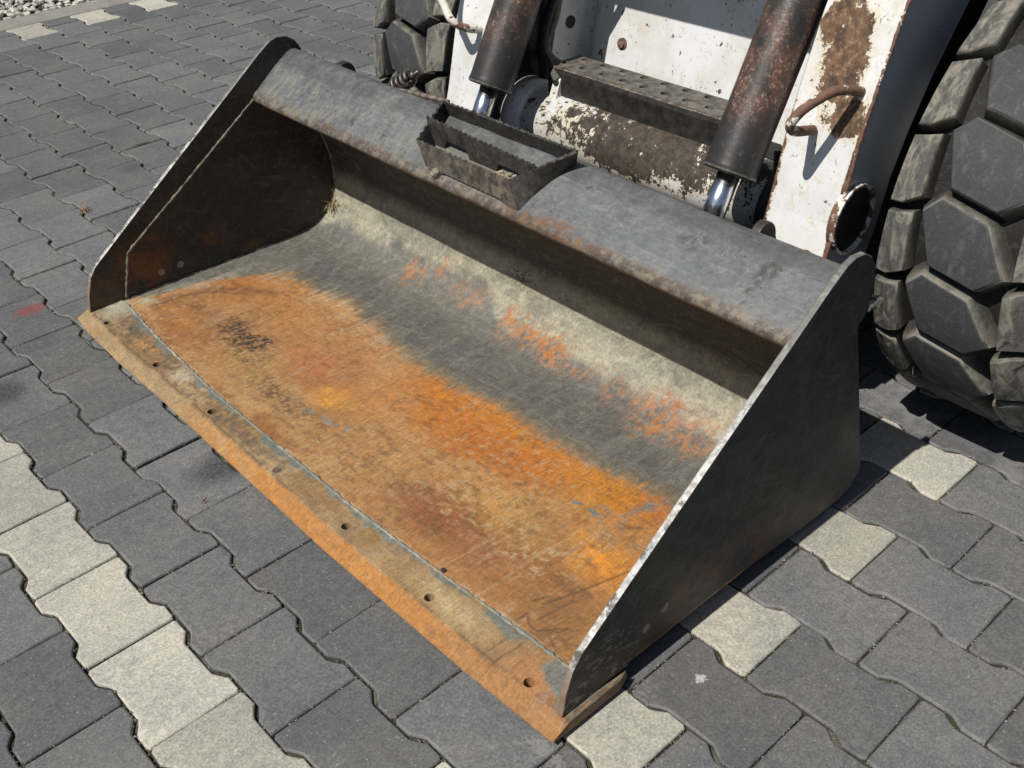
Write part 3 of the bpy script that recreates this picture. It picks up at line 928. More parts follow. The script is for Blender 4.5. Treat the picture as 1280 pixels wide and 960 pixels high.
def paint_shell(s, v):
    """colours of the floor and back, lip shade included: laid out as the patches lie on the real sheet"""
    ws = s + 0.030 * (fbm(s * 16, v * 16, 1) - 0.5) * 2 + 0.016 * (fbm(s * 55, v * 55, 2) - 0.5) * 2
    wv = v + 0.05 * (fbm(s * 14, v * 14, 4) - 0.5) * 2
    col = np.zeros(s.shape + (3,)); steel = np.ones(s.shape)

    def over(c, m):
        nonlocal col
        m = np.clip(m, 0, 1)[..., None]
        col = col * (1 - m) + np.array(c) * m

    def g(cs, cv, rs, rv, warp=1.0):
        a = (s + (ws - s) * warp - cs) / rs; b = (v + (wv - v) * warp - cv) / rv
        return np.exp(-(a * a + b * b) * 1.1)

    streak = fbm(s * 7, v * 60, 6, 4)          # runs front to back
    streak2 = fbm(s * 30, v * 120, 16, 3)
    mott = fbm(s * 26, v * 26, 8, 5, 0.6)
    # base steel
    over((0.168, 0.166, 0.148), np.ones(s.shape))
    over((0.118, 0.121, 0.119), sstep(0.4, 0.7, fbm(s * 9, v * 4, 9)) * 0.8)
    over((0.205, 0.202, 0.180), sstep(0.48, 0.78, streak) * 0.5)
    over((0.20, 0.175, 0.13), sstep(0.55, 0.8, mott) * 0.4)
    # khaki dust high on the back sheet, ragged lower edge
    dl = np.interp(v, [.0, .2, .33, .45, .56, .66, .75, .80, .86, .90, .95, 1.03, 1.12, 1.28, 1.45, 1.58],
                   [.60, .60, .61, .60, .605, .60, .59, .60, .595, .635, .64, .64, .635, .635, .61, .60])
    dn = 0.035 * (fbm(s * 12, v * 22, 12, 4) - 0.5) * 2
    dust = sstep(-0.012, 0.018, s - dl + dn)
    over((0.35, 0.335, 0.25), dust * (0.62 + 0.38 * fbm(s * 12, v * 9, 13)))
    over((0.19, 0.19, 0.16), dust * sstep(0.50, 0.68, fbm(s * 20, v * 11, 14, 5)) * 0.55)
    over((0.44, 0.42, 0.33), dust * sstep(0.54, 0.66, fbm(s * 60 + v * 30, v * 70, 15, 5, .65)) * 0.45)
    over((0.13, 0.135, 0.125), dust * sstep(0.54, 0.68, fbm(s * 50, v * 38 + s * 30, 17, 5, .65)) * 0.42)
    over((0.030, 0.024, 0.019), sstep(0.71, 0.76, s) * .93)  # shade below the lip, put into the colour of the upper back
    steel -= dust * 0.5
    # orange bleeding on the knee
    for cs, cv, rs, rv, a in ((.593, 1.143, .022, .022, .8), (.610, .823, .026, .016, 1), (.612, .80, .035, .03, .35), (.597, .757, .014, .03, .9), (.600, .70, .02, .05, .65),
                              (.593, .665, .02, .03, .9), (.585, .64, .02, .05, .5), (.578, .5, .03, .02, .5), (.598, .40, .022, .03, .8), (.555, .36, .035, .018, .75), (.55, .375, .03, .02, .5), (.588, .26, .03, .04, .4),
                              (.638, 1.061, .018, .02, .5), (.616, .96, .02, .03, .45), (.57, .30, .03, .03, .5), (.60, .2, .03, .04, .35)):
        n2 = sstep(0.44, 0.56, fbm(s * 70, v * 130, 21, 5, .65))
        mm = np.clip(g(cs, cv, rs * 1.3, rv * 1.3, 0.9) * 1.4, 0, 1) * a * (0.05 + 1.0 * n2)
        over((0.37, 0.150, 0.045), mm); steel -= mm * 0.8
    over((0.30, 0.20, 0.14), g(.60, .45, .05, .5) * sstep(0.5, 0.7, mott) * 0.35)
    # the rust field of the floor
    edge = np.interp(v, [0, .1, .184, .272, .336, .418, .503, .595, .69, .757, .887, 1.054, 1.153, 1.276, 1.39, 1.444, 1.50, 1.52, 1.58],
                     [.40, .41, .415, .425, .405, .403, .403, .405, .40, .375, .375, .405, .41, .405, .39, .34, .24, .12, .04])
    raw = edge - s + 0.022 * (fbm(s * 13, v * 26, 31, 5, .6) - 0.5) * 2 + 0.012 * (fbm(s * 9, v * 95, 33, 4, .6) - 0.5) * 2 + 0.013 * (fbm(s * 60, v * 110, 32, 3) - 0.5) * 2
    rust = sstep(-0.016, 0.030, raw + 0.010 * (fbm(s * 90, v * 150, 34, 3) - .5) * 2)
    rc = np.zeros(col.shape) + np.array((0.330, 0.170, 0.070))

    def ro(c, m):
        nonlocal rc
        m = np.clip(m, 0, 1)[..., None]
        rc = rc * (1 - m) + np.array(c) * m
    ro((0.385, 0.235, 0.115), sstep(0.45, 0.7, fbm(ws * 10, wv * 6, 41)) * 0.75)
    ro((0.240, 0.100, 0.036), sstep(0.5, 0.72, fbm(ws * 12, wv * 7, 42, 5)) * 0.75)
    for cs, cv, rs, rv, c, a in (
            (.319, .693, .075, .13, (.42, .165, .030), .95), (.345, .50, .075, .14, (.40, .150, .028), .95), (.355, .30, .060, .13, (.42, .190, .038), .9),
            (.385, .19, .04, .08, (.40, .150, .035), .85), (.233, .205, .030, .05, (.60, .27, .04), .95), (.22, .15, .05, .06, (.50, .22, .04), .6),
            (.281, .551, .05, .12, (.36, .135, .035), .7), (.37, .62, .03, .2, (.44, .19, .04), .5), (.185, .396, .06, .10, (.42, .26, .12), .7),
            (.137, .56, .05, .12, (.40, .24, .13), .6), (.172, .871, .030, .04, (.50, .26, .06), .85), (.218, .994, .06, .10, (.33, .15, .085), .75),
            (.347, 1.0, .05, .14, (.37, .20, .11), .6), (.383, 1.311, .03, .10, (.38, .17, .05), .7), (.269, 1.43, .05, .06, (.33, .13, .035), .8),
            (.30, 1.25, .05, .12, (.36, .17, .07), .6), (.106, 1.381, .035, .08, (.32, .15, .05), .7), (.12, 1.47, .03, .03, (.24, .13, .06), .5),
            (.246, .804, .07, .06, (.38, .20, .10), .6), (.15, .193, .05, .08, (.28, .135, .065), .7),
            (.11, .462, .05, .13, (.22, .095, .05), .8), (.10, .35, .05, .12, (.24, .11, .06), .6), (.10, .152, .06, .10, (.23, .12, .06), .7),
            (.127, 1.12, .04, .10, (.34, .21, .10), .6), (.40, 1.15, .03, .2, (.45, .29, .17), .5), (.30, .88, .05, .05, (.38, .22, .14), .6)):
        ro(tuple(q * w for q, w in zip(c, (1.02, .93, .70))), g(cs, cv, rs, rv) * a * 1.35)
    # black charring left of the middle
    n3 = sstep(0.44, 0.56, fbm(s * 190, v * 190, 51, 2)) * 0.75 + 0.25
    ro((0.045, 0.030, 0.018), (1.15 * g(.160, 1.235, .042, .12) + 0.9 * g(.185, 1.17, .022, .05) + 0.55 * g(.12, 1.12, .035, .07)) * n3 * 0.95)
    ro((0.06, 0.04, 0.025), (g(.094, .97, .030, .09) + .6 * g(.10, .87, .03, .07)) * n3 * 0.7)
    ro((0.14, 0.07, 0.035), g(.27, 1.43, .012, .10) * 0.5 + g(.16, .17, .02, .05) * .5)
    arc = strokes(s + .06, v, [[(.150, 1.475), (.20, 1.478), (.27, 1.455), (.335, 1.40), (.375, 1.33)]], .014)
    ro((0.19, 0.085, 0.035), arc * .75)
    ro((0.30, 0.155, 0.075), strokes(s + .06, v, [[(.14, 1.42), (.20, 1.36), (.23, 1.28)]], .010) * .6)
    ro((0.17, 0.18, 0.18), strokes(s + .06 + .02 * (fbm(s * 30, v * 30, 58) - .5), v, [[(.170, .885), (.185, .83), (.192, .77)]], .006) * sstep(.35, .6, fbm(s * 90, v * 60, 66, 3)) * 1.2)
    ro((0.42, 0.30, 0.20), sstep(.60, .68, fbm(s * 16, v * 170, 59, 3)) * sstep(.5, .65, fbm(s * 7, v * 9, 60)) * .3)
    ro((0.16, 0.075, 0.03), sstep(.62, .70, fbm(s * 16, v * 150, 62, 3)) * sstep(.5, .65, fbm(s * 6, v * 7, 65)) * .3)
    # scraped, paler mottling
    ro((0.40, 0.285, 0.185), sstep(0.54, 0.66, fbm(s * 75 + v * 30, v * 85 - s * 30, 52, 5, .65)) * sstep(0.42, 0.66, fbm(s * 6, v * 5, 53)) * 0.42)
    ro((0.40, 0.28, 0.17), sstep(0.54, 0.66, fbm(s * 110, v * 70, 55, 4, .65)) * (g(.36, 1.05, .07, .16) + g(.16, .45, .06, .2) + g(.16, .25, .05, .08)) * 0.7)
    ro((0.15, 0.075, 0.035), sstep(0.55, 0.70, fbm(s * 90, v * 50, 56, 5, .65)) * sstep(0.4, 0.6, fbm(s * 8, v * 7, 57)) * 0.55)
    # bare grey islands
    gi = (g(.312, .294, .012, .016, 2) + g(.329, .256, .012, .020, 2) * .8 + g(.30, .20, .012, .03, 2) * .6 + g(.36, .215, .025, .03, 2) * .9) * sstep(.42, .58, fbm(s * 70, v * 70, 61, 4, .65))
    ro((0.17, 0.18, 0.175), gi * 1.3)
    ro((0.09, 0.055, 0.03), strokes(s + .06 - 0.0, v, STROKES_FLOOR, .0022) * .75)
    mean = np.array((0.33, 0.178, 0.082))
    rc = np.clip((mean + (rc - mean) * 1.06) * np.array((.98, .97, .86)), .02, .8)
    m = rust[..., None]
    col = col * (1 - m) + rc * m
    steel = steel * (1 - rust) + gi * rust * 0.6
    # olive fringe where the rust feathers out
    fr = np.exp(-((raw + 0.006) / 0.018) ** 2) * 0.38
    over((0.23, 0.17, 0.075), fr)
    # pale grey scuffs near the left cheek
    over((0.36, 0.345, 0.275), (g(.10, 1.515, .10, .022, .3) + g(.27, 1.49, .07, .03, .3) * .7) * sstep(.40, .58, fbm(s * 40, v * 60, 63, 4)) * .85)
    over((0.40, 0.36, 0.27), sstep(.60, .66, fbm(s * 12 + v * 6, v * 110, 67, 3)) * np.exp(-((raw - .01) / .05) ** 2) * sstep(.7, 1.1, v) * .4)
    # pale crumbs of dry soil banked against the weld
    dw = s + .06 - u_seam(v)
    over((0.40, 0.36, 0.27), sstep(.012, .003, dw + .006 * (fbm(s * 50, v * 50, 68, 3) - .5) * 2) * sstep(.36, .56, fbm(s * 30, v * 40, 69, 4)) * .75)
    # scratch arcs on the left knee
    over((0.40, 0.39, 0.34), sstep(.66, .72, fbm(s * 14 + v * 10, v * 90 - s * 60, 64, 3)) * sstep(1.0, 1.2, v) * sstep(.4, .46, s) * .15)
    return np.clip(col, 0.005, 0.9), np.clip(steel, 0, 1)


def paint_lip(u, v):
    """colours of the cutting edge: t = distance from its front"""
    t = u - u_front(v)
    s = u + 2.0
    col = np.zeros(u.shape + (3,)) + np.array((0.255, 0.155, 0.066))
    steel = np.zeros(u.shape)

    def over(c, m):
        nonlocal col
        m = np.clip(m, 0, 1)[..., None]
        col = col * (1 - m) + np.array(c) * m
    n1 = fbm(s * 14, v * 8, 71, 5)
    over((0.35, 0.25, 0.135), sstep(.45, .7, n1) * .8)
    over((0.20, 0.13, 0.07), sstep(.5, .7, fbm(s * 26, v * 18, 72, 5)) * .7)
    g = lambda cu, cv, ru, rv: np.exp(-(((u - cu + .02 * (fbm(s * 20, v * 20, 73) - .5)) / ru) ** 2 + ((v - cv) / rv) ** 2))
    over((0.085, 0.075, 0.055), (g(.06, 1.40, .03, .07) + g(.05, 1.22, .03, .04) * .8 + g(.045, .85, .03, .12) * .7 + g(.05, .98, .03, .05) * .5) * sstep(.4, .6, fbm(s * 90, v * 90, 74, 3)))
    over((0.40, 0.20, 0.07), g(.05, 1.33, .02, .04) * .8)
    over((0.42, 0.32, 0.17), g(.05, .28, .03, .09) * .9)
    over((0.38, 0.27, 0.15), g(.03, 1.12, .03, .08) * .6)
    over((0.36, 0.17, 0.07), g(.035, .085, .05, .06) * .9)
    over((0.25, 0.19, 0.13), g(.045, .45, .04, .12) * .5 * sstep(.4, .6, fbm(s * 60, v * 60, 76, 3)))
    over((0.40, 0.335, 0.23), (g(.055, 1.12, .02, .05) + g(.05, 1.17, .02, .03)) * sstep(.4, .58, fbm(s * 70, v * 70, 87, 4)) * .8)
    over((0.13, 0.095, 0.055), sstep(.52, .66, fbm(s * 60, v * 45, 88, 5, .65)) * sstep(.35, 1.0, v) * .55)
    over((0.075, 0.06, 0.04), sstep(.56, .66, fbm(s * 150, v * 150, 89, 3)) * sstep(.5, 1.1, v) * .6)
    # bevel strip: orange, brighter on the right two thirds, pale tan at the left
    bv = sstep(.034, .024, t)
    k = sstep(1.15, .85, v)[..., None] if hasattr(v, 'shape') else 0
    bc = np.array((0.275, 0.195, 0.105)) * (1 - k) + np.array((0.385, 0.170, 0.042)) * k
    over(bc, bv * .95)
    over((0.36, 0.24, 0.12), bv * sstep(.5, .7, fbm(s * 30, v * 20, 75, 4)) * sstep(.3, 1.2, v) * .6)
    over((0.30, 0.15, 0.06), bv * sstep(.55, .7, fbm(s * 40, v * 14, 77, 4)) * .7)
    over((0.27, 0.145, 0.065), bv * sstep(.35, .1, v) * .7)
    over((0.10, 0.06, 0.03), np.exp(-((t - .031) / .0028) ** 2) * sstep(.38, .54, fbm(s * 30, v * 22, 86, 4)) * .8)
    over((0.10, 0.06, 0.03), strokes(u, v, STROKES_EDGE, .0016) * .8)
    # grey-green paint hugging the seam
    d = u_seam(v) - u
    w = 0.002 + 0.013 * fbm(s * 3, v * 12, 78) + np.interp(v, [0, .09, .16, .22], [.05, .022, .012, 0])
    m = sstep(.004, -.003, d - w + .01 * (fbm(s * 60, v * 60, 79, 3) - .5) * 2) * sstep(.36, .52, fbm(s * 5, v * 14, 80, 4) + .06 - .10 * sstep(.9, 1.2, v))
    over((0.155, 0.180, 0.165), m * .9); steel = np.maximum(steel, m * .7)
    m = np.exp(-((v - .040) / .015) ** 2) * sstep(-.01, .05, u) * .9 * (v > .018)
    over((0.18, 0.195, 0.185), m * sstep(.35, .5, fbm(s * 14, v * 40, 81) + .1)); steel = np.maximum(steel, m * .7)
    over((0.13, 0.095, 0.065), sstep(.010, .004, v) * sstep(.02, .05, u))
    over((0.30, 0.22, 0.14), sstep(.010, .004, v) * sstep(.5, .62, fbm(s * 50, v * 300, 83, 4)) * .6)
    over((0.36, 0.36, 0.29), sstep(1.46, 1.53, v) * sstep(.02, .07, u) * sstep(.4, .6, n1 + .08) * .8)
    return np.clip(col, .005, .9), np.clip(steel, 0, 1)


def set_paint(me, col, steel):
    n = len(me.vertices)
    a = me.color_attributes.new('paint', 'FLOAT_COLOR', 'POINT')
    a.data.foreach_set('color', np.concatenate([col.reshape(-1, 3), np.ones((n, 1))], 1).astype(np.float32).ravel())
    b = me.attributes.new('steel', 'FLOAT', 'POINT')
    b.data.foreach_set('value', steel.astype(np.float32).ravel())


# floor-and-back sheet
ns, nv = 360, 520
sg_ = np.linspace(0, S[-1], ns); vg = np.linspace(0.0188, 1.5537, nv)
SS, VG = np.meshgrid(sg_, vg, indexing='ij')
UU = np.interp(SS, S, PR[:, 0]); ZZ = np.interp(SS, S, PR[:, 1])
dent = 0.0016 * (fbm(SS * 6, VG * 5, 91) - 0.5) * 2 + 0.0006 * (fbm(SS * 40, VG * 40, 92, 3) - .5)
# dents where buckets get hit on the knee
ZZ = ZZ + dent * sstep(0.0, 0.1, SS); UU = UU + dent * sstep(.55, .7, SS)
V = np.stack([UU, VG, ZZ], -1).reshape(-1, 3)
idx = np.arange(ns * nv).reshape(ns, nv)
F = np.stack([idx[:-1, :-1], idx[:-1, 1:], idx[1:, 1:], idx[1:, :-1]], -1).reshape(-1, 4)[:, ::-1]
shell = mesh_obj('floor_sheet', V.tolist(), F.tolist(), M['shell'], bucket, smooth=True)
pc, ps = paint_shell(SS, VG)
set_paint(shell.data, pc, ps)
sd = shell.modifiers.new('thickness', 'SOLIDIFY'); sd.thickness = 0.007; sd.offset = -1.0

# cutting edge: solid plate with bevelled front, worn corners, real bolt holes
nvv = 460
vv = np.linspace(-0.002, W, nvv)
prof_t = 26
rows = []
for v in vv:
    uf = float(u_front(v)); us = float(u_seam(v))
    ends = v < 0.008 or v > W - 0.010
    ub = 0.150
    if v < 0.03: ub = 0.150 - 0.02 * max(0, (0.004 - v) / 0.006)
    top_end = ub if ends else us
    zf = 0.0195
    pr = [(uf, 0.0022), (uf + 0.002, 0.0055)]
    pr += [(uf + 0.002 + 0.030 * t, 0.0055 + (zf - 0.0055) * t) for t in np.linspace(0.12, 1, 8)]
    pr += [(uf + 0.032 + (top_end - uf - 0.032) * t, zf + 0.0015 * t) for t in np.linspace(1 / 14, 1, 14)]
    if ends: pr += [(ub + 0.001, 0.012), (ub + 0.002, 0.006), (ub, 0.0005), (uf + 0.012, 0.0002)]
    else: pr += [(us + 0.001, 0.0108), (ub, 0.0100), (ub, 0.0005), (uf + 0.012, 0.0002)]
    rows.append(pr)
rows = np.array(rows)                      # nvv x m x 2
mcount = rows.shape[1]
V = np.stack([rows[..., 0], np.repeat(vv[:, None], mcount, 1), rows[..., 1]], -1)
V[..., 2] += 0.0007 * (fbm(V[..., 0] * 60, V[..., 1] * 60, 95, 3) - .5) * (V[..., 2] > 0.012)
idx = np.arange(nvv * mcount).reshape(nvv, mcount)
F = []
for j in range(mcount):
    j2 = (j + 1) % mcount
    F.append(np.stack([idx[:-1, j], idx[1:, j], idx[1:, j2], idx[:-1, j2]], -1))
F = np.concatenate(F).tolist() + [idx[0].tolist(), idx[-1].tolist()[::-1]]
lip = mesh_obj('cutting_edge', V.reshape(-1, 3).tolist(), F, M['shell'], bucket)
pc, ps = paint_lip(V[..., 0], V[..., 1])
set_paint(lip.data, pc, ps)
bm = bmesh.new(); bm.from_mesh(lip.data); bmesh.ops.recalc_face_normals(bm, faces=bm.faces); bm.to_mesh(lip.data); bm.free()
hb = bmesh.new()
for v in (1.472, 1.233, .998, .534, .306, .076):
    bmesh.ops.create_cone(hb, cap_ends=True, segments=20, radius1=0.0088, radius2=0.0088, depth=0.08,
                          matrix=Matrix.Translation((0.028, v, 0.02)))
hm = bpy.data.meshes.new('hole_cutter'); hb.to_mesh(hm); hb.free()
hm.materials.append(M['oily'])
ho = bpy.data.objects.new('hole_cutter', hm); C.objects.link(ho)
bo = lip.modifiers.new('holes', 'BOOLEAN'); bo.operation = 'DIFFERENCE'; bo.object = ho; bo.solver = 'EXACT'
dg = bpy.context.evaluated_depsgraph_get()
newme = bpy.data.meshes.new_from_object(lip.evaluated_get(dg))
lip.modifiers.clear(); lip.data = newme
newme.materials.clear(); newme.materials.append(M['shell']); newme.materials.append(M['oily'])
for nm in ('paint', 'steel'):
    at_ = newme.attributes.get(nm)
    if at_: newme.attributes.remove(at_)
co_ = np.empty(len(newme.vertices) * 3, np.float32); newme.vertices.foreach_get('co', co_); co_ = co_.reshape(-1, 3)
pc, ps = paint_lip(co_[:, 0].astype(float), co_[:, 1].astype(float))
set_paint(newme, pc, ps)
for p_ in newme.polygons:
    c_ = p_.center
    p_.material_index = 1 if any((c_.x - .028) ** 2 + (c_.y - q) ** 2 < .0092 ** 2 for q in (1.472, 1.233, .998, .534, .306, .076)) and abs(p_.normal.z) < .6 else 0
bpy.data.objects.remove(ho)
# the one hole still carrying a bolt, and the small plug in the seam
for (u, v, r) in ((.028, .758, .0075), (.087, .347, .0045)):
    bm = bmesh.new()
    bmesh.ops.create_cone(bm, cap_ends=True, segments=12, radius1=r, radius2=r * .85, depth=0.003, matrix=Matrix.Translation((u, v, 0.0212)))
    bm_obj('bolt_head', bm, M['rusty_bolt'] if r > .006 else M['dark_steel'], bucket)


def bead(name, pts, r, mat, parent, wob=0.25, seg=7, step=0.006):
    P = [Vector(p) for p in pts]
    out = []
    for a, b in zip(P, P[1:]):
        n = max(2, int((b - a).length / step))
        out += [a.lerp(b, i / n) for i in range(n)]
    out.append(P[-1])
    q = random.Random(len(out))
    radii = [r * (1 + wob * math.sin(i * 1.3) * 0.5 + q.uniform(-wob, wob)) for i in range(len(out))]
    out = [p + Vector((q.gauss(0, r * .15), q.gauss(0, r * .15), q.gauss(0, r * .1))) for p in out]
    bm = bmesh.new(); add_tube(bm, out, r, seg, True, radii)
    return bm_obj(name, bm, mat, parent, smooth=True)


bead('seam_weld', [(float(u_seam(v)) + .002, v, .0178) for v in np.linspace(.03, 1.547, 60)], 0.0042, M['floor_weld'], bucket)

# side plates: thin cheek plus the proud side cutter strip along its front
strip = [(.024, .0205), (.032, .062), (.046, .100), (.062, .122), (.16, .196), (.30, .300), (.48, .433), (.555, .489), (.588, .5105), (.608, .5165), (.634, .5135), (.655, .500), (.668, .480), (.675, .455),
         (.672, .425), (.662, .395), (.549, .317), (.418, .222), (.179, .051), (.158, .022), (.150, .0205)]
cheek = [(.112, .0205), (.143, .133), (.54, .40), (.64, .46), (.667, .44), (.668, .42), (.655, .398), (.757, .056), (.755, .035), (.735, .014), (.70, .006), (.59, .006), (.50, .011), (.415, .0185), (.335, .0195), (.25, .016), (.17, .0205)]
for side in (0, 1):
    y0, y1 = ((.0085, .0200), (1.5525, 1.5640))[side]
    c0, c1 = ((.0160, .0195), (1.5530, 1.5565))[side]
    bm = bmesh.new(); add_prism(bm, cheek, c0, c1)
    ch = bm_obj('side_plate', bm, M['plate'], bucket)
    bevel(ch, 0.0012, 2)
    bm = bmesh.new(); add_prism(bm, strip, y0, y1)
    bmesh.ops.recalc_face_normals(bm, faces=bm.faces)
    for f in bm.faces:
        if abs(f.normal.y) < 0.5:
            cx = f.calc_center_median()
            f.material_index = 1 if f.normal.x < 0.1 and f.normal.z > -0.5 or cx.z > .48 else 0
    st = bm_obj('side_cutter', bm, [M['plate'], M['edge']], ch)
    bevel(st, 0.0022, 2, 25)
    # weld beads where the cheek meets the cutter, inside and out
    iy = c1 + .0005 if side == 0 else c0 - .0005
    oy = c0 if side == 0 else c1
    bead('cutter_weld', [(.160, oy, .024), (.181, oy, .050), (.30, oy, .137), (.418, oy, .220), (.549, oy, .315), (.655, oy, .392)], 0.0026, M['plate'], ch, .2)
    bead('cutter_weld', [(.112, iy, .022), (.136, iy, .105), (.143, iy, .130), (.33, iy, .257), (.54, iy, .402)], 0.0032, M['weld'], ch)
    # corner weld between cheek and floor sheet
    pts = [(float(np.interp(q, S, PR[:, 0])), iy + (.0 if side == 0 else 0), float(np.interp(q, S, PR[:, 1])) + .001) for q in np.linspace(.06, .9, 50)]
    bead('corner_weld', pts, 0.0035, M['shell_weld'] if 'shell_weld' in M else M['weld'], ch)

# top channel: folded plate, face up front, rolled over the back
ch_out = [(.527, .3855), (.524, .391), (.527, .3965), (.56, .4190), (.60, .4445), (.630, .4630), (.641, .4670), (.652, .4662), (.661, .4600), (.666, .449), (.669, .43), (.669, .41), (.667, .385), (.661, .36)]
nvc = 120
vch = np.linspace(.0198, 1.5527, nvc)
bm = bmesh.new()
rowsv = []
for v in vch:
    row = []
    for i, (u, z) in enumerate(ch_out):
        w = 0.0025 * float(fbm(np.array(v * 3.0), np.array(i * .25), 97) - .5) + 0.0012 * float(vn(v * 18, i * .6, 98) - .5)
        lift = .011 * max(0.0, (v - .3) / 1.25) * min(1.0, max(0.0, (z - .40) / .05)) if 3 <= i <= 10 else 0.0
        row.append(bm.verts.new((u + w, v, z + w + lift)))
    rowsv.append(row)
for a, b in zip(rowsv, rowsv[1:]):
    for i in range(len(ch_out) - 1):
        bm.faces.new((a[i], a[i + 1], b[i + 1], b[i]))
chn = bm_obj('top_channel', bm, M['channel'], bucket, smooth=True)
sd = chn.modifiers.new('thickness', 'SOLIDIFY'); sd.thickness = 0.008; sd.offset = 0.0
# dark plate closing the channel from below
bm = bmesh.new(); add_prism(bm, [(.535, .3895), (.545, .3960), (.60, .4300), (.640, .445), (.655, .42), (.60, .3925)], .0198, 1.5527)
bm_obj('channel_underside', bm, M['oily'], bucket)
for v0, v1 in ((.021, .026), (1.548, 1.5515)):
    bead('channel_weld', [(u - .001, (v0 if v0 < 1 else v1), z + .001) for u, z in ch_out[2:9]], .0035, M['weld'], chn)

# hang ears on the back of the channel
for v in (1.432, .235, .42, 1.16):
    bm = bmesh.new()
    pts = [(.706, .33)] + [(.704 + .028 * math.cos(a), .431 + .032 * math.sin(a)) for a in np.linspace(math.pi, 0, 14)] + [(.76, .36), (.76, .30)]
    if v in (.42, 1.16): pts = [(x, z - .03) for x, z in pts]
    add_prism(bm, pts, v - .009, v + .009)
    o = bm_obj('hanger_ear', bm, M['dark_steel'], bucket); bevel(o, .003, 2, 25)
# rear coupler plate and its bolt poking out at the right
bm = bmesh.new()
add_prism(bm, [(.728, .10), (.738, .10), (.698, .31), (.690, .31)], .2, 1.38)
bm_obj('coupler_plate', bm, M['dark_steel'], bucket)
bm = bmesh.new(); add_tube(bm, [(.672, .0, .405), (.672, .0295, .405)], .0, 6, radii=[.0, .0]); bm.free()
bm = bmesh.new()
add_tube(bm, [(.668, .012, .408), (.705, .012, .408)], .007, 12); add_tube(bm, [(.688, .012, .408), (.697, .012, .408)], .012, 6)
bm_obj('side_bolt', bm, M['bolt'], bucket)
# wear pads under the floor
for v in (.25, .79, 1.33):
    bm = bmesh.new()
    add_box(bm, (.155, v - .04, -.0108), (.70, v + .04, .0100))
    bm_obj('wear_pad', bm, M['dark_steel'], bucket)

# coupler spring and lever at the back, left of the step
bm = bmesh.new()
A = Vector((.725, 1.262, .438)); B = Vector((.725, 1.178, .487)); ax = (B - A)
s1 = ax.normalized().orthogonal().normalized(); s2 = ax.normalized().cross(s1)
path = [A + ax * t + (s1 * math.cos(t * 2 * math.pi * 5) + s2 * math.sin(t * 2 * math.pi * 5)) * .016 for t in np.linspace(0, .78, 110)]
add_tube(bm, path, .0048, 8)
add_tube(bm, [A - ax * .3, B + ax * .12], .005, 8)
add_tube(bm, [A + ax * .80, A + ax * .92], .010, 6)
bm_obj('latch_spring', bm, M['spring'], bucket, smooth=True)
bm = bmesh.new(); add_tube(bm, [(.715, 1.30, .430), (.705, 1.16, .452), (.70, 1.04, .464)], .0055, 8)
bm_obj('latch_lever', bm, M['weld'], bucket, smooth=True)

# ------------------------------------------------------------------ the serrated step tray welded on the channel
tray = mesh_obj('step_tray', [(.542, .90, .4100), (.542, .655, .4100), (.640, .612, .4665), (.640, .960, .4665)], [(0, 1, 2, 3)], M['tray'], bucket)


def face_z(u):
    return np.interp(u, [p[0] for p in ch_out[2:9]], [p[1] for p in ch_out[2:9]])


def rail(name, top0, top1, bot0, bot1, notches, pitch=0.0145, amp=0.0048, thick=0.005, n=96, hmax=0.5, mat=None):
    """strip of plate with scalloped upper edge and cut-outs from below; ends given in 3D"""
    t0, t1, b0, b1 = map(Vector, (top0, top1, bot0, bot1))
    L = (t1 - t0).length
    V = []; F = []
    for i in range(n + 1):
        t = i / n
        T = t0.lerp(t1, t); Bq = b0.lerp(b1, t)
        ph = (t * L / pitch) % 1.0
        T = T + (T - Bq).normalized() * (-amp * (1 - abs(2 * ph - 1)) ** 1.5 + amp * 0.3 * math.sin(i * 2.3))
        h = 0.0
        for a, b in notches:
            if a < t < b:
                e = min(t - a, b - t) / (b - a)
                h = max(h, min(1, e / 0.12) ** 0.6 * hmax)
        Bn = Bq.lerp(T, h)
        V += [T, Bn.lerp(T, .5), Bn]
    for i in range(n):
        k = i * 3
        F += [(k, k + 1, k + 4, k + 3), (k + 1, k + 2, k + 5, k + 4)]
    o = mesh_obj(name, [tuple(v) for v in V], F, mat or M['tray'], tray)
    sd = o.modifiers.new('thickness', 'SOLIDIFY'); sd.thickness = thick; sd.offset = 0
    return o


rail('serrated_rail', (.537, .938, .458), (.537, .670, .456), (.534, .893, .398), (.533, .637, .3965), [(.10, .93)], hmax=.26)
rail('serrated_rail', (.572, .946, .493), (.572, .634, .482), (.578, .940, .430), (.578, .650, .430), [(.14, .40), (.66, .90)], hmax=.45, mat=M['rail_dark'])
rail('serrated_rail', (.622, .957, .5085), (.622, .580, .510), (.642, .965, .460), (.646, .612, .461), [(.22, .42), (.66, .86)], hmax=.45, mat=M['rail_dark'])
rail('end_wall', (.537, .670, .456), (.622, .580, .510), (.533, .637, .3965), (.648, .613, .460), [], .016, .003, .006, 40, mat=M['rail_dark'])
rail('end_wall', (.537, .938, .458), (.622, .957, .5085), (.536, .905, .402), (.642, .965, .460), [(.45, .62)], .016, .005, .006, 40, mat=M['machine_black'])  # left end's shade put into the wall's black colour

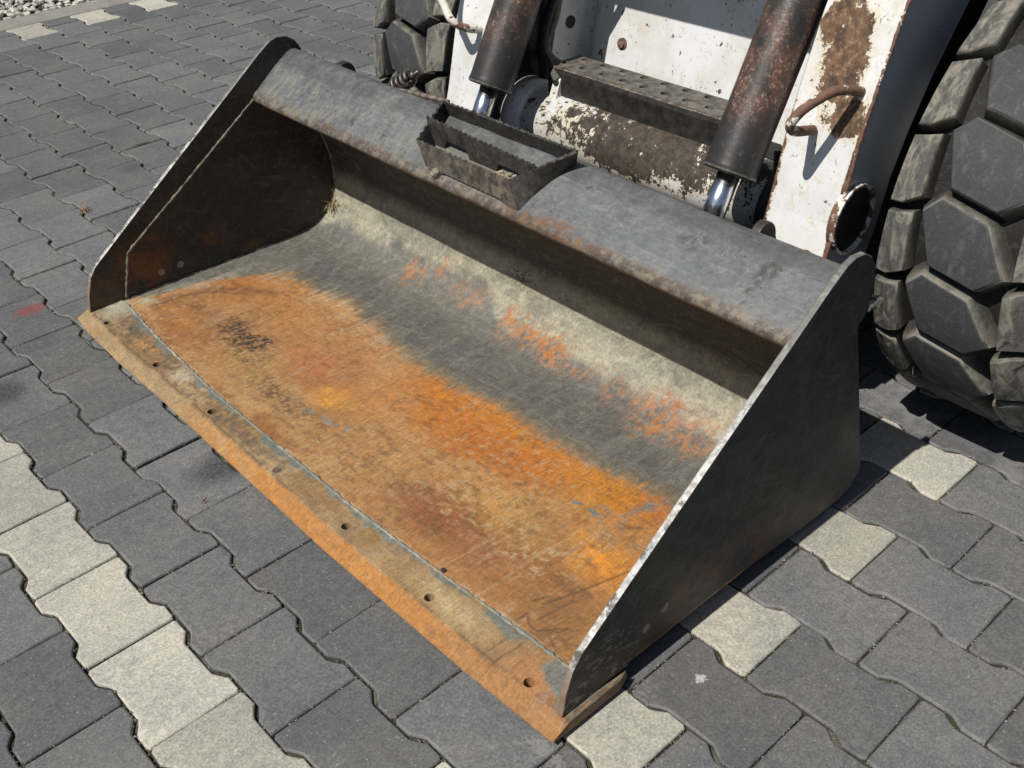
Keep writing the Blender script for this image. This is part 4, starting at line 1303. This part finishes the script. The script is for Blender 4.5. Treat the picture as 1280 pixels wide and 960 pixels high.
# ------------------------------------------------------------------ loose dirt, stone and grass lying in the bucket
VV, FF = [], []; off = 0
for i in range(520):
    a = abs(nr.normal(0, .030)); b = abs(nr.normal(0, .016))
    v = .690 + a * nr.choice([-.5, 1.6]) if nr.rand() < .8 else nr.uniform(.68, .92)
    if not (.665 < v < .93): continue
    u = nr.uniform(.546, .569)
    hgt = 0.020 * math.exp(-((v - .705) / .040) ** 2)
    pv, pf = protos[nr.randint(8)]
    r = nr.uniform(.0015, .0052)
    VV.append(pv * r + np.array([u, v, face_z(u) + .007 + nr.uniform(0, hgt)])); FF.append(pf + off); off += len(pv)
o = mesh_obj('dirt_heap', np.concatenate(VV).tolist(), np.concatenate(FF).tolist(), M['dirt'])
o.location = BK
tag(o, 'dry sandy dirt heaped at the right end of the serrated step on the bucket', 'dirt', kind='stuff')
bm = rock_mesh(.0105, 3, (1.2, 1, 1), 2)
o = bm_obj('stone', bm, M['stone'], loc=Vector((.530, .872, .4085)) + BK)
tag(o, 'small grey brown stone caught under the front rail of the step tray', 'stone')
VV, FF = [], []; off = 0
for i in range(80):
    pv, pf = protos[nr.randint(8)]
    r = nr.uniform(.001, .0034)
    s_ = .700 + nr.normal(0, .010); v = .828 + nr.normal(0, .018)
    u = np.interp(s_, S, PR[:, 0]); z = np.interp(s_, S, PR[:, 1])
    VV.append(pv * r + np.array([u - .001, v, z])); FF.append(pf + off); off += len(pv)
o = mesh_obj('dried_mud', np.concatenate(VV).tolist(), np.concatenate(FF).tolist(), M['dirt'])
o.location = BK
tag(o, 'crumbs of dried mud stuck high on the back sheet of the bucket', 'mud', kind='stuff')


def tuft(name, base, n, length, spread, label, mats, seed, dirn=(0, 0, 1)):
    r = random.Random(seed)
    V, F = [], []
    for i in range(n):
        p = Vector(base) + Vector((r.gauss(0, spread), r.gauss(0, spread), abs(r.gauss(0, spread * .5))))
        d = (Vector(dirn) + Vector((r.gauss(0, .8), r.gauss(0, .8), r.gauss(0, .5)))).normalized()
        L = r.uniform(.4, 1) * length; w = r.uniform(.0006, .0013)
        bend = Vector((r.gauss(0, .5), r.gauss(0, .5), r.gauss(0, .5)))
        prev = None
        for k in range(5):
            t = k / 4
            q = p + d * L * t + bend * L * t * t * .5
            sd_ = d.cross(Vector((r.random(), r.random(), r.random()))).normalized() * w * (1.1 - t)
            b0 = len(V); V += [tuple(q - sd_), tuple(q + sd_)]
            if prev is not None: F.append((prev, prev + 1, b0 + 1, b0))
            prev = b0
    o = mesh_obj(name, V, F, mats)
    return o


o = tuft('dry_grass', (.684, 1.525, .081), 110, .038, .009, '', M['straw'], 3, (-.4, -.7, .2))
tag(o, 'clump of dry straw wedged in the back left corner of the bucket', 'dry grass')
o = tuft('dry_weed', (.261, 2.143, .0), 60, .026, .007, '', M['straw'], 4)
tag(o, 'small dead weed growing in a paver joint left of the bucket', 'weed')
o = tuft('grass_sprig', (-.105, .80, -.002), 7, .03, .002, '', M['straw'], 6)
tag(o, 'single dry grass stalks standing in the joint before the dipped paver', 'weed')

# ------------------------------------------------------------------ the loader behind
LOC = Vector((1.25, .675, 0))
loader = empty('skid_steer_loader', LOC, 'worn white skid steer loader standing behind the bucket', 'loader')


def part(o):
    o.parent = loader; o.location = -LOC
    return o


def sub(o, p):
    o.parent = p
    return o


def lerp2(p, q, t): return (p[0] + (q[0] - p[0]) * t, p[1] + (q[1] - p[1]) * t)


arm_prof = [(.835, .315), (.800, .385), (.817, .44), (.852, .585), (.878, .66), (.912, .75), (.965, .86), (1.04, .99), (1.16, 1.12), (1.32, 1.18), (1.55, 1.16), (1.60, 1.02),
            (1.40, .98), (1.27, .90), (1.19, .82), (1.13, .745), (1.055, .640), (1.01, .56), (.975, .48), (.955, .40), (.93, .33), (.88, .295)]
arms = []
for side, (v0, v1) in enumerate(((.165, .303), (1.047, 1.185))):
    bm = bmesh.new(); add_prism(bm, arm_prof, v0, v1)
    mt = M['white_arm_right'] if side == 0 else M['white_arm_left']
    a = part(bm_obj('loader_arm', bm, [mt, M['flank_shade'], M['machine_black']]))
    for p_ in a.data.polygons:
        if p_.normal.y < -.9: p_.material_index = 1 + side  # faces turned right take darker colours that hold their shade
        if p_.normal.y > .9 and side == 0: p_.material_index = 2
    bevel(a, .004, 3, 25)
    if side == 0: a['label'] = 'white loader arm with a large rust patch'
    arms.append(a)
# raised flange seam down the outer front corner of the right arm
bead('arm_seam', [(.798, .164, .385), (.815, .1635, .44), (.850, .1635, .585), (.876, .1635, .66), (.910, .1635, .75), (.963, .1635, .86)], .0032, M['rust_rod'], arms[0], .2)
# round pipe stub low on the outside of the right arm
bm = bmesh.new()
nseg = 36
rin, rout = .0545, .0595
c = Vector((.862, 0, .442))
ring = []
for (r, y) in ((rout, .172), (rout, .156), (rin, .156), (rin, .172)):
    ring.append([bm.verts.new((c.x + r * math.cos(a), y, c.z + r * 1.05 * math.sin(a))) for a in [2 * math.pi * k / nseg for k in range(nseg)]])
for i in range(3):
    for k in range(nseg):
        bm.faces.new((ring[i][k], ring[i][(k + 1) % nseg], ring[i + 1][(k + 1) % nseg], ring[i + 1][k]))
bm_obj('pipe_stub', bm, M['stub_rod'], arms[0], smooth=False)
bm = bmesh.new()
d = [bm.verts.new((c.x + rin * math.cos(a), .1635, c.z + rin * 1.05 * math.sin(a))) for a in [2 * math.pi * k / nseg for k in range(nseg)]]
bm.faces.new(d)
bm_obj('pipe_bore', bm, M['machine_black'], arms[0])  # flat black disc painted as the pipe's dark inside
# bent rod handles
hr = smooth_path([(.875, .190, .651), (.848, .194, .660), (.82, .203, .6635), (.795, .214, .655), (.775, .229, .638), (.765, .240, .617), (.772, .243, .604), (.79, .244, .595), (.845, .250, .580)], 6)
bm = bmesh.new(); add_tube(bm, hr, .0085, 12)
bm_obj('handle', bm, M['rust_rod'], arms[0], smooth=True)
hl = smooth_path([(.88, 1.172, .70), (.83, 1.178, .69), (.80, 1.170, .655), (.795, 1.148, .626), (.79, 1.126, .608), (.80, 1.113, .595), (.82, 1.103, .585), (.865, 1.100, .573)], 6)
bm = bmesh.new(); add_tube(bm, hl, .0085, 12)
bm_obj('handle', bm, M['pale_rod'], arms[1], smooth=True)

# tilt cylinders
for (v, p0, p1) in ((.36, (.777, .490), (1.02, .935)), (.998, (.782, .490), (1.02, .935))):
    a = Vector((p0[0], v, p0[1])); b = Vector((p1[0], v, p1[1]))
    t = (b - a).normalized()
    bm = bmesh.new()
    L = (b - a).length
    prof = [(-.0004, .018), (0, .040), (.001, .0465), (.006, .0485), (.014, .0475), (.02, .047), (L * .5, .047), (L, .047)]
    add_tube(bm, [a + t * x for x, _ in prof], 0, 40, True, [r for _, r in prof])
    cyl = part(bm_obj('tilt_cylinder', bm, M['barrel'], smooth=True))
    cyl.data.polygons.foreach_set('use_smooth', [len(p.vertices) == 4 for p in cyl.data.polygons])
    bevel(cyl, .001, 2, 40)
    cyl['label'] = 'right hydraulic cylinder' if v < .6 else 'left hydraulic cylinder'
    bm = bmesh.new(); add_tube(bm, [a + t * .003, a + t * .0065], 0, 40, True, [.0480, .0492])  # pale ring added as a highlight on the barrel's lower edge
    bm_obj('rim_highlight', bm, M['bolt'], cyl)
    bm = bmesh.new(); add_tube(bm, [a - t * .125, a + t * .02], .0205, 28)
    bm_obj('piston_rod', bm, M['chrome'], cyl, smooth=True)
    bm = bmesh.new()
    cpt = a - t * .13
    add_tube(bm, [cpt + Vector((0, -.03, 0)), cpt + Vector((0, .03, 0))], .022, 20)
    bm_obj('rod_eye', bm, M['dark_steel'], cyl)

# cross tube with collars
bm = bmesh.new(); add_tube(bm, [(.93, .303, .385), (.93, .62, .385), (.93, 1.047, .385)], .070, 48)
tube = part(bm_obj('cross_tube', bm, M['tube'], smooth=True))
for v in (1.022, .325):
    bm = bmesh.new(); add_tube(bm, [(.93, v - .030, .385), (.93, v - .027, .385), (.93, v + .024, .385)], 0, 48, True, [.078, .082, .082])
    o = bm_obj('tube_collar', bm, M['white_arm_left'] if v > .6 else M['machine_black'], tube, smooth=True)
    o.data.polygons.foreach_set('use_smooth', [len(p.vertices) == 4 for p in o.data.polygons])
bm = bmesh.new(); add_prism(bm, [(.90, .44), (.985, .42), (.985, .50), (.926, .505)], .925, .945)
bm_obj('step_bracket', bm, M['tube'], tube)
bm = bmesh.new(); add_prism(bm, [(.90, .44), (.985, .42), (.985, .50), (.926, .505)], .48, .50)
bm_obj('step_bracket', bm, M['tube'], tube)

# perforated step plate
def holed_cell(bm, x0, x1, y0, y1, cx, cy, r, z, n=14, lipz=.0032):
    out = []; inn = []; inn2 = []; inn3 = []
    for k in range(n):
        a = 2 * math.pi * (k + .5) / n
        dx, dy = math.cos(a), math.sin(a)
        tx = ((x1 - cx) if dx > 0 else (x0 - cx)) / dx if abs(dx) > 1e-9 else 1e9
        ty = ((y1 - cy) if dy > 0 else (y0 - cy)) / dy if abs(dy) > 1e-9 else 1e9
        t = min(tx, ty)
        out.append(bm.verts.new((cx + dx * t, cy + dy * t, z)))
        inn.append(bm.verts.new((cx + dx * r * 1.55, cy + dy * r * 1.55, z)))
        inn2.append(bm.verts.new((cx + dx * r, cy + dy * r, z + lipz)))
        inn3.append(bm.verts.new((cx + dx * r * .95, cy + dy * r * .95, z - .012)))
    corners = [bm.verts.new((x, y, z)) for x, y in ((x1, y1), (x0, y1), (x0, y0), (x1, y0))]
    for k in range(n):
        j = (k + 1) % n
        bm.faces.new((out[k], out[j], inn[j], inn[k]))
        bm.faces.new((inn[k], inn[j], inn2[j], inn2[k]))
        bm.faces.new((inn2[k], inn2[j], inn3[j], inn3[k]))
        a, b = out[k].co, out[j].co
        if abs(a.x - b.x) > 1e-7 and abs(a.y - b.y) > 1e-7:
            cc = min(corners, key=lambda c: (c.co - (a + b) / 2).length)
            bm.faces.new((out[k], cc, out[j]))


bm = bmesh.new()
U0, U1, V0, V1, Zt = .930, 1.015, .455, .965, .512
ncell = 9
for i in range(ncell):
    va = V0 + (V1 - V0) * i / ncell; vb = V0 + (V1 - V0) * (i + 1) / ncell
    um = (U0 + U1) / 2
    holed_cell(bm, U0, um, va, vb, (U0 + um) / 2 + .002, va * .35 + vb * .65, .0095, Zt)
    holed_cell(bm, um, U1, va, vb, (um + U1) / 2 + .002, va * .7 + vb * .3, .0095, Zt)
bmesh.ops.remove_doubles(bm, verts=bm.verts, dist=1e-5)
stp = part(bm_obj('step_plate', bm, M['step_top']))
bm = bmesh.new()
add_prism(bm, [(U0 - .001, Zt), (U0 - .007, Zt - .003), (U0 - .009, Zt - .010), (U0 - .009, Zt - .058), (U0 - .003, Zt - .058), (U0 - .003, Zt - .010)], V0, V1)
bm_obj('step_front', bm, M['step_face'], stp)
bead('step_lip', [(U0 - .0045, V0 + .01, Zt - .001), (U0 - .0045, .60, Zt - .001), (U0 - .0045, V1 - .01, Zt - .001)], .0022, M['weld'], stp, .4)
for va, vb in ((V1 - .002, V1 + .003), (V0 - .003, V0 + .002)):
    bm = bmesh.new()
    add_prism(bm, [(U0 - .002, Zt - .05), (U0 - .002, Zt - .002), (U1, Zt - .002), (U1, Zt - .03)], va, vb)
    bm_obj('step_end', bm, M['dark_steel'], stp)
bm = bmesh.new(); add_box(bm, (U0, V0 + .003, Zt - .022), (U1 - .004, V1 - .003, Zt - .018))
bm_obj('hole_dark_sheet', bm, M['machine_black'], stp)  # black sheet added under the plate so its holes read dark
for v in (V1 - .03, V0 + .03):
    bm = bmesh.new(); add_tube(bm, [(U0 - .009, v, Zt - .030), (U0 - .016, v, Zt - .030)], .0085, 6)
    bm_obj('step_bolt', bm, M['dark_steel'], stp)

# white front panel of the body, its shaded return and the dark machinery around it
pan = [(1.060, .40), (1.085, .50), (1.105, .58), (1.125, .66), (1.150, .78), (1.18, .90)]
bm = bmesh.new()
R0 = [bm.verts.new((u, .30, z)) for u, z in pan]; R1 = [bm.verts.new((u, .985, z)) for u, z in pan]
R2 = [bm.verts.new((u + .010, 1.000, z)) for u, z in pan]; R3 = [bm.verts.new((u + .030, 1.0275, z)) for u, z in pan]
for A_, B_ in ((R0, R1), (R1, R2), (R2, R3)):
    for i in range(len(pan) - 1): bm.faces.new((A_[i], B_[i], B_[i + 1], A_[i + 1]))
fp = part(bm_obj('front_panel', bm, M['white_panel'], smooth=True))
bm = bmesh.new()
add_prism(bm, [(.985, .47), (1.16, .45), (1.20, .90), (1.08, .90)], 1.028, 1.036)
bm_obj('panel_return', bm, M['white_arm_left'], fp)
for (u, v, z, r, mt) in ((1.093, .908, .530, .0135, 'rusty_bolt'), (1.05, 1.027, .565, .014, 'machine_black')):
    bm = bmesh.new()
    if mt == 'machine_black': add_tube(bm, [(u, v, z), (u, v - .002, z)], r, 16)  # flat black disc painted as the dark hole in the return
    else:
        add_tube(bm, [(u + .006, v, z), (u - .003, v, z + .0007)], r, 16); add_tube(bm, [(u, v, z), (u - .007, v, z + .001)], r * .6, 6)
    bm_obj('panel_bolt_and_hole', bm, M[mt], fp)
bm = bmesh.new()
add_prism(bm, [(1.15, .22), (1.14, .42), (1.26, .95), (1.34, 1.25), (2.7, 1.25), (2.75, .25)], .285, 1.065)
part(bm_obj('chassis', bm, M['machine_black']))
bm = bmesh.new()
add_prism(bm, [(1.215, .95), (1.30, 1.27), (1.42, 1.95), (2.5, 1.95), (2.7, 1.27)], .33, 1.02)
part(bm_obj('cab', bm, M['white_panel']))
bm = bmesh.new()
add_box(bm, (.885, .303, .935), (.975, .97, 1.03))
o = part(bm_obj('unseen_crossbar', bm, M['white_arm_left'])); bevel(o, .01, 2)  # unseen bar, placed and cut to length to shade the panel top
bm = bmesh.new()
add_prism(bm, [(.94, .20), (.90, .30), (.96, .34), (1.10, .30), (1.10, .20)], .303, 1.047)
part(bm_obj('belly_plate', bm, M['machine_black']))
# side flank between arm and wheel
for va, vb in ((.14, .162), (1.188, 1.21)):
    bm = bmesh.new()
    add_prism(bm, [(1.0, .30), (1.02, .46), (1.11, .62), (1.22, .78), (1.40, .92), (2.4, .92), (2.4, .3)], va, vb)
    part(bm_obj('flank_plate', bm, M['machine_black']))
# hoses
for k, (pts, r, mt) in enumerate(((((1.00, 1.012, .72), (1.00, 1.016, .624), (.995, 1.024, .579), (.985, 1.036, .54), (.98, 1.030, .512), (.975, .99, .497), (.99, .95, .49)), .0105, 'hose'),
                                  (((.98, .93, .80), (.97, .985, .66), (.955, 1.015, .56), (.96, 1.02, .48), (.98, 1.03, .40)), .011, 'machine_black'),
                                  (((.90, .345, .50), (.88, .33, .44), (.86, .335, .38), (.88, .345, .32)), .010, 'dark_steel'))):
    bm = bmesh.new(); add_tube(bm, smooth_path(pts, 6), r, 12)
    part(bm_obj('hose', bm, M[mt], smooth=True))
for k, (p, d, r1) in enumerate((((.93, .955, .50), (.01, .04, .03), .014), ((.90, .335, .42), (.03, .0, .05), .013))):
    p = Vector(p); d = Vector(d)
    bm = bmesh.new(); add_tube(bm, [p - d * .5, p, p + d * .02, p + d], 0, 6, True, [r1, r1, r1 * .7, r1 * .7])
    part(bm_obj('hose_fitting', bm, M['dark_steel']))
# unseen loop between arm and wheel, added for a loop shadow on the paving
lp = [(.93 + .055 * math.cos(a), .215 + .045 * math.sin(a), .235 + .01 * math.cos(a)) for a in np.linspace(0, 2 * math.pi, 26)]
bm = bmesh.new(); add_tube(bm, lp, .009, 8, cap=False)
bmesh.ops.remove_doubles(bm, verts=bm.verts, dist=1e-4)
part(bm_obj('unseen_loop', bm, M['dark_steel'], smooth=True))


# wheels: carcass, rim, and every tread block a piece of its own
def wheel_carcass():
    prof = [(.118, .20), (.128, .27), (.134, .33), (.130, .355), (.115, .371), (.09, .377), (0, .379), (-.09, .377), (-.115, .371), (-.130, .355), (-.134, .33), (-.128, .27), (-.118, .20)]
    n = 72
    V = []; F = []
    for k in range(n):
        a = 2 * math.pi * k / n
        V += [(-r * math.cos(a), y, r * math.sin(a)) for y, r in prof]
    m = len(prof)
    for k in range(n):
        for i in range(m - 1):
            F.append((k * m + i, k * m + i + 1, ((k + 1) % n) * m + i + 1, ((k + 1) % n) * m + i))
    return V, F


def block_mesh(name, poly, rt, rb, side=False, draft=0.011):
    """tread block: poly in (dv, degrees); top at radius rt(dv), sides flare down to rb"""
    bm = bmesh.new()
    cx = sum(p[0] for p in poly) / len(poly); ca = sum(p[1] for p in poly) / len(poly)
    # subdivide edges
    P = []
    n = len(poly)
    for i in range(n):
        a, b = poly[i], poly[(i + 1) % n]
        L = math.hypot(a[0] - b[0], math.radians(a[1] - b[1]) * .41)
        q = max(1, round(L / .022))
        for k in range(q): P.append((a[0] + (b[0] - a[0]) * k / q, a[1] + (b[1] - a[1]) * k / q))
    def at(dv, ang, r):
        a = math.radians(ang)
        return (-r * math.cos(a), dv, r * math.sin(a))
    def ring(f, rr):
        out = []
        for dv, ang in P:
            out.append(bm.verts.new(at(cx + (dv - cx) * (1 + f), ca + (ang - ca) * (1 + f * .9), rr(dv))))
        return out
    ctr = bm.verts.new(at(cx, ca, rt(cx)))
    half = ring(-.5, rt)
    top = ring(-.075, lambda d: rt(d) - .0004)
    mid = ring(-.03, lambda d: rt(d) - .0022)
    rim_ = ring(0.0, lambda d: rt(d) - .0065)
    bot = ring(draft / .05, rb)
    m = len(P)
    for k in range(m):
        j = (k + 1) % m
        f = bm.faces.new((ctr, half[k], half[j])); f.material_index = 0
        f = bm.faces.new((half[k], top[k], top[j], half[j])); f.material_index = 0
        f = bm.faces.new((top[k], mid[k], mid[j], top[j])); f.material_index = 0; f.smooth = True
        f = bm.faces.new((mid[k], rim_[k], rim_[j], mid[j])); f.material_index = 1; f.smooth = True
        f = bm.faces.new((rim_[k], bot[k], bot[j], rim_[j])); f.material_index = 1
    bmesh.ops.recalc_face_normals(bm, faces=bm.faces)
    me = bpy.data.meshes.new(name)
    bm.to_mesh(me); bm.free()
    return me


hexp = [(.051, 9.0), (-.032, 6.4), (-.077, -4.3), (-.040, -8.9), (.045, -6.7), (.076, 5.0)][::-1]
hex_me = block_mesh('tread_block', hexp, lambda d: .4105, lambda d: .372)
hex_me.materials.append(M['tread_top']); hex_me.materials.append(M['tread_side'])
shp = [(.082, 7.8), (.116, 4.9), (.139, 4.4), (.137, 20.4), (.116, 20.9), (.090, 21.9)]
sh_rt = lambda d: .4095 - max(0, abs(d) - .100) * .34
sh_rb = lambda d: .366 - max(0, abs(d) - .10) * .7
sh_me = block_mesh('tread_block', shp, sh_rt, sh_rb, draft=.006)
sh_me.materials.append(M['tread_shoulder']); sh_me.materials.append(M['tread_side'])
sh_me2 = block_mesh('tread_block', [(-a, -b) for a, b in shp], sh_rt, sh_rb, draft=.006)
sh_me2.materials.append(M['tread_shoulder']); sh_me2.materials.append(M['tread_side'])
cv, cf = wheel_carcass()


def wheel(center):
    t = mesh_obj('tyre', cv, cf, M['carcass'], loader, smooth=True)
    t.location = Vector(center) - LOC
    for k in range(20):
        for me, da in ((hex_me, 7.8), (sh_me, 7.8), (sh_me2, 7.8)):
            o = bpy.data.objects.new('tread_block', me)
            link(o, t)
            o.rotation_euler = (0, math.radians(18 * k + da), 0)
    for s in (1, -1):
        bm = bmesh.new()
        add_tube(bm, [(0, s * .05, 0), (0, s * .06, 0), (0, s * .10, 0), (0, s * .118, 0)], 0, 40, True, [.10, .12, .20, .205])
        bm_obj('rim', bm, M['white_arm_left'], t, smooth=True)
    return t


wheel((1.25, -.037, .4115))
wheel((1.25, 1.387, .4115))
wheel((2.35, -.037, .4115))
wheel((2.35, 1.387, .4115))
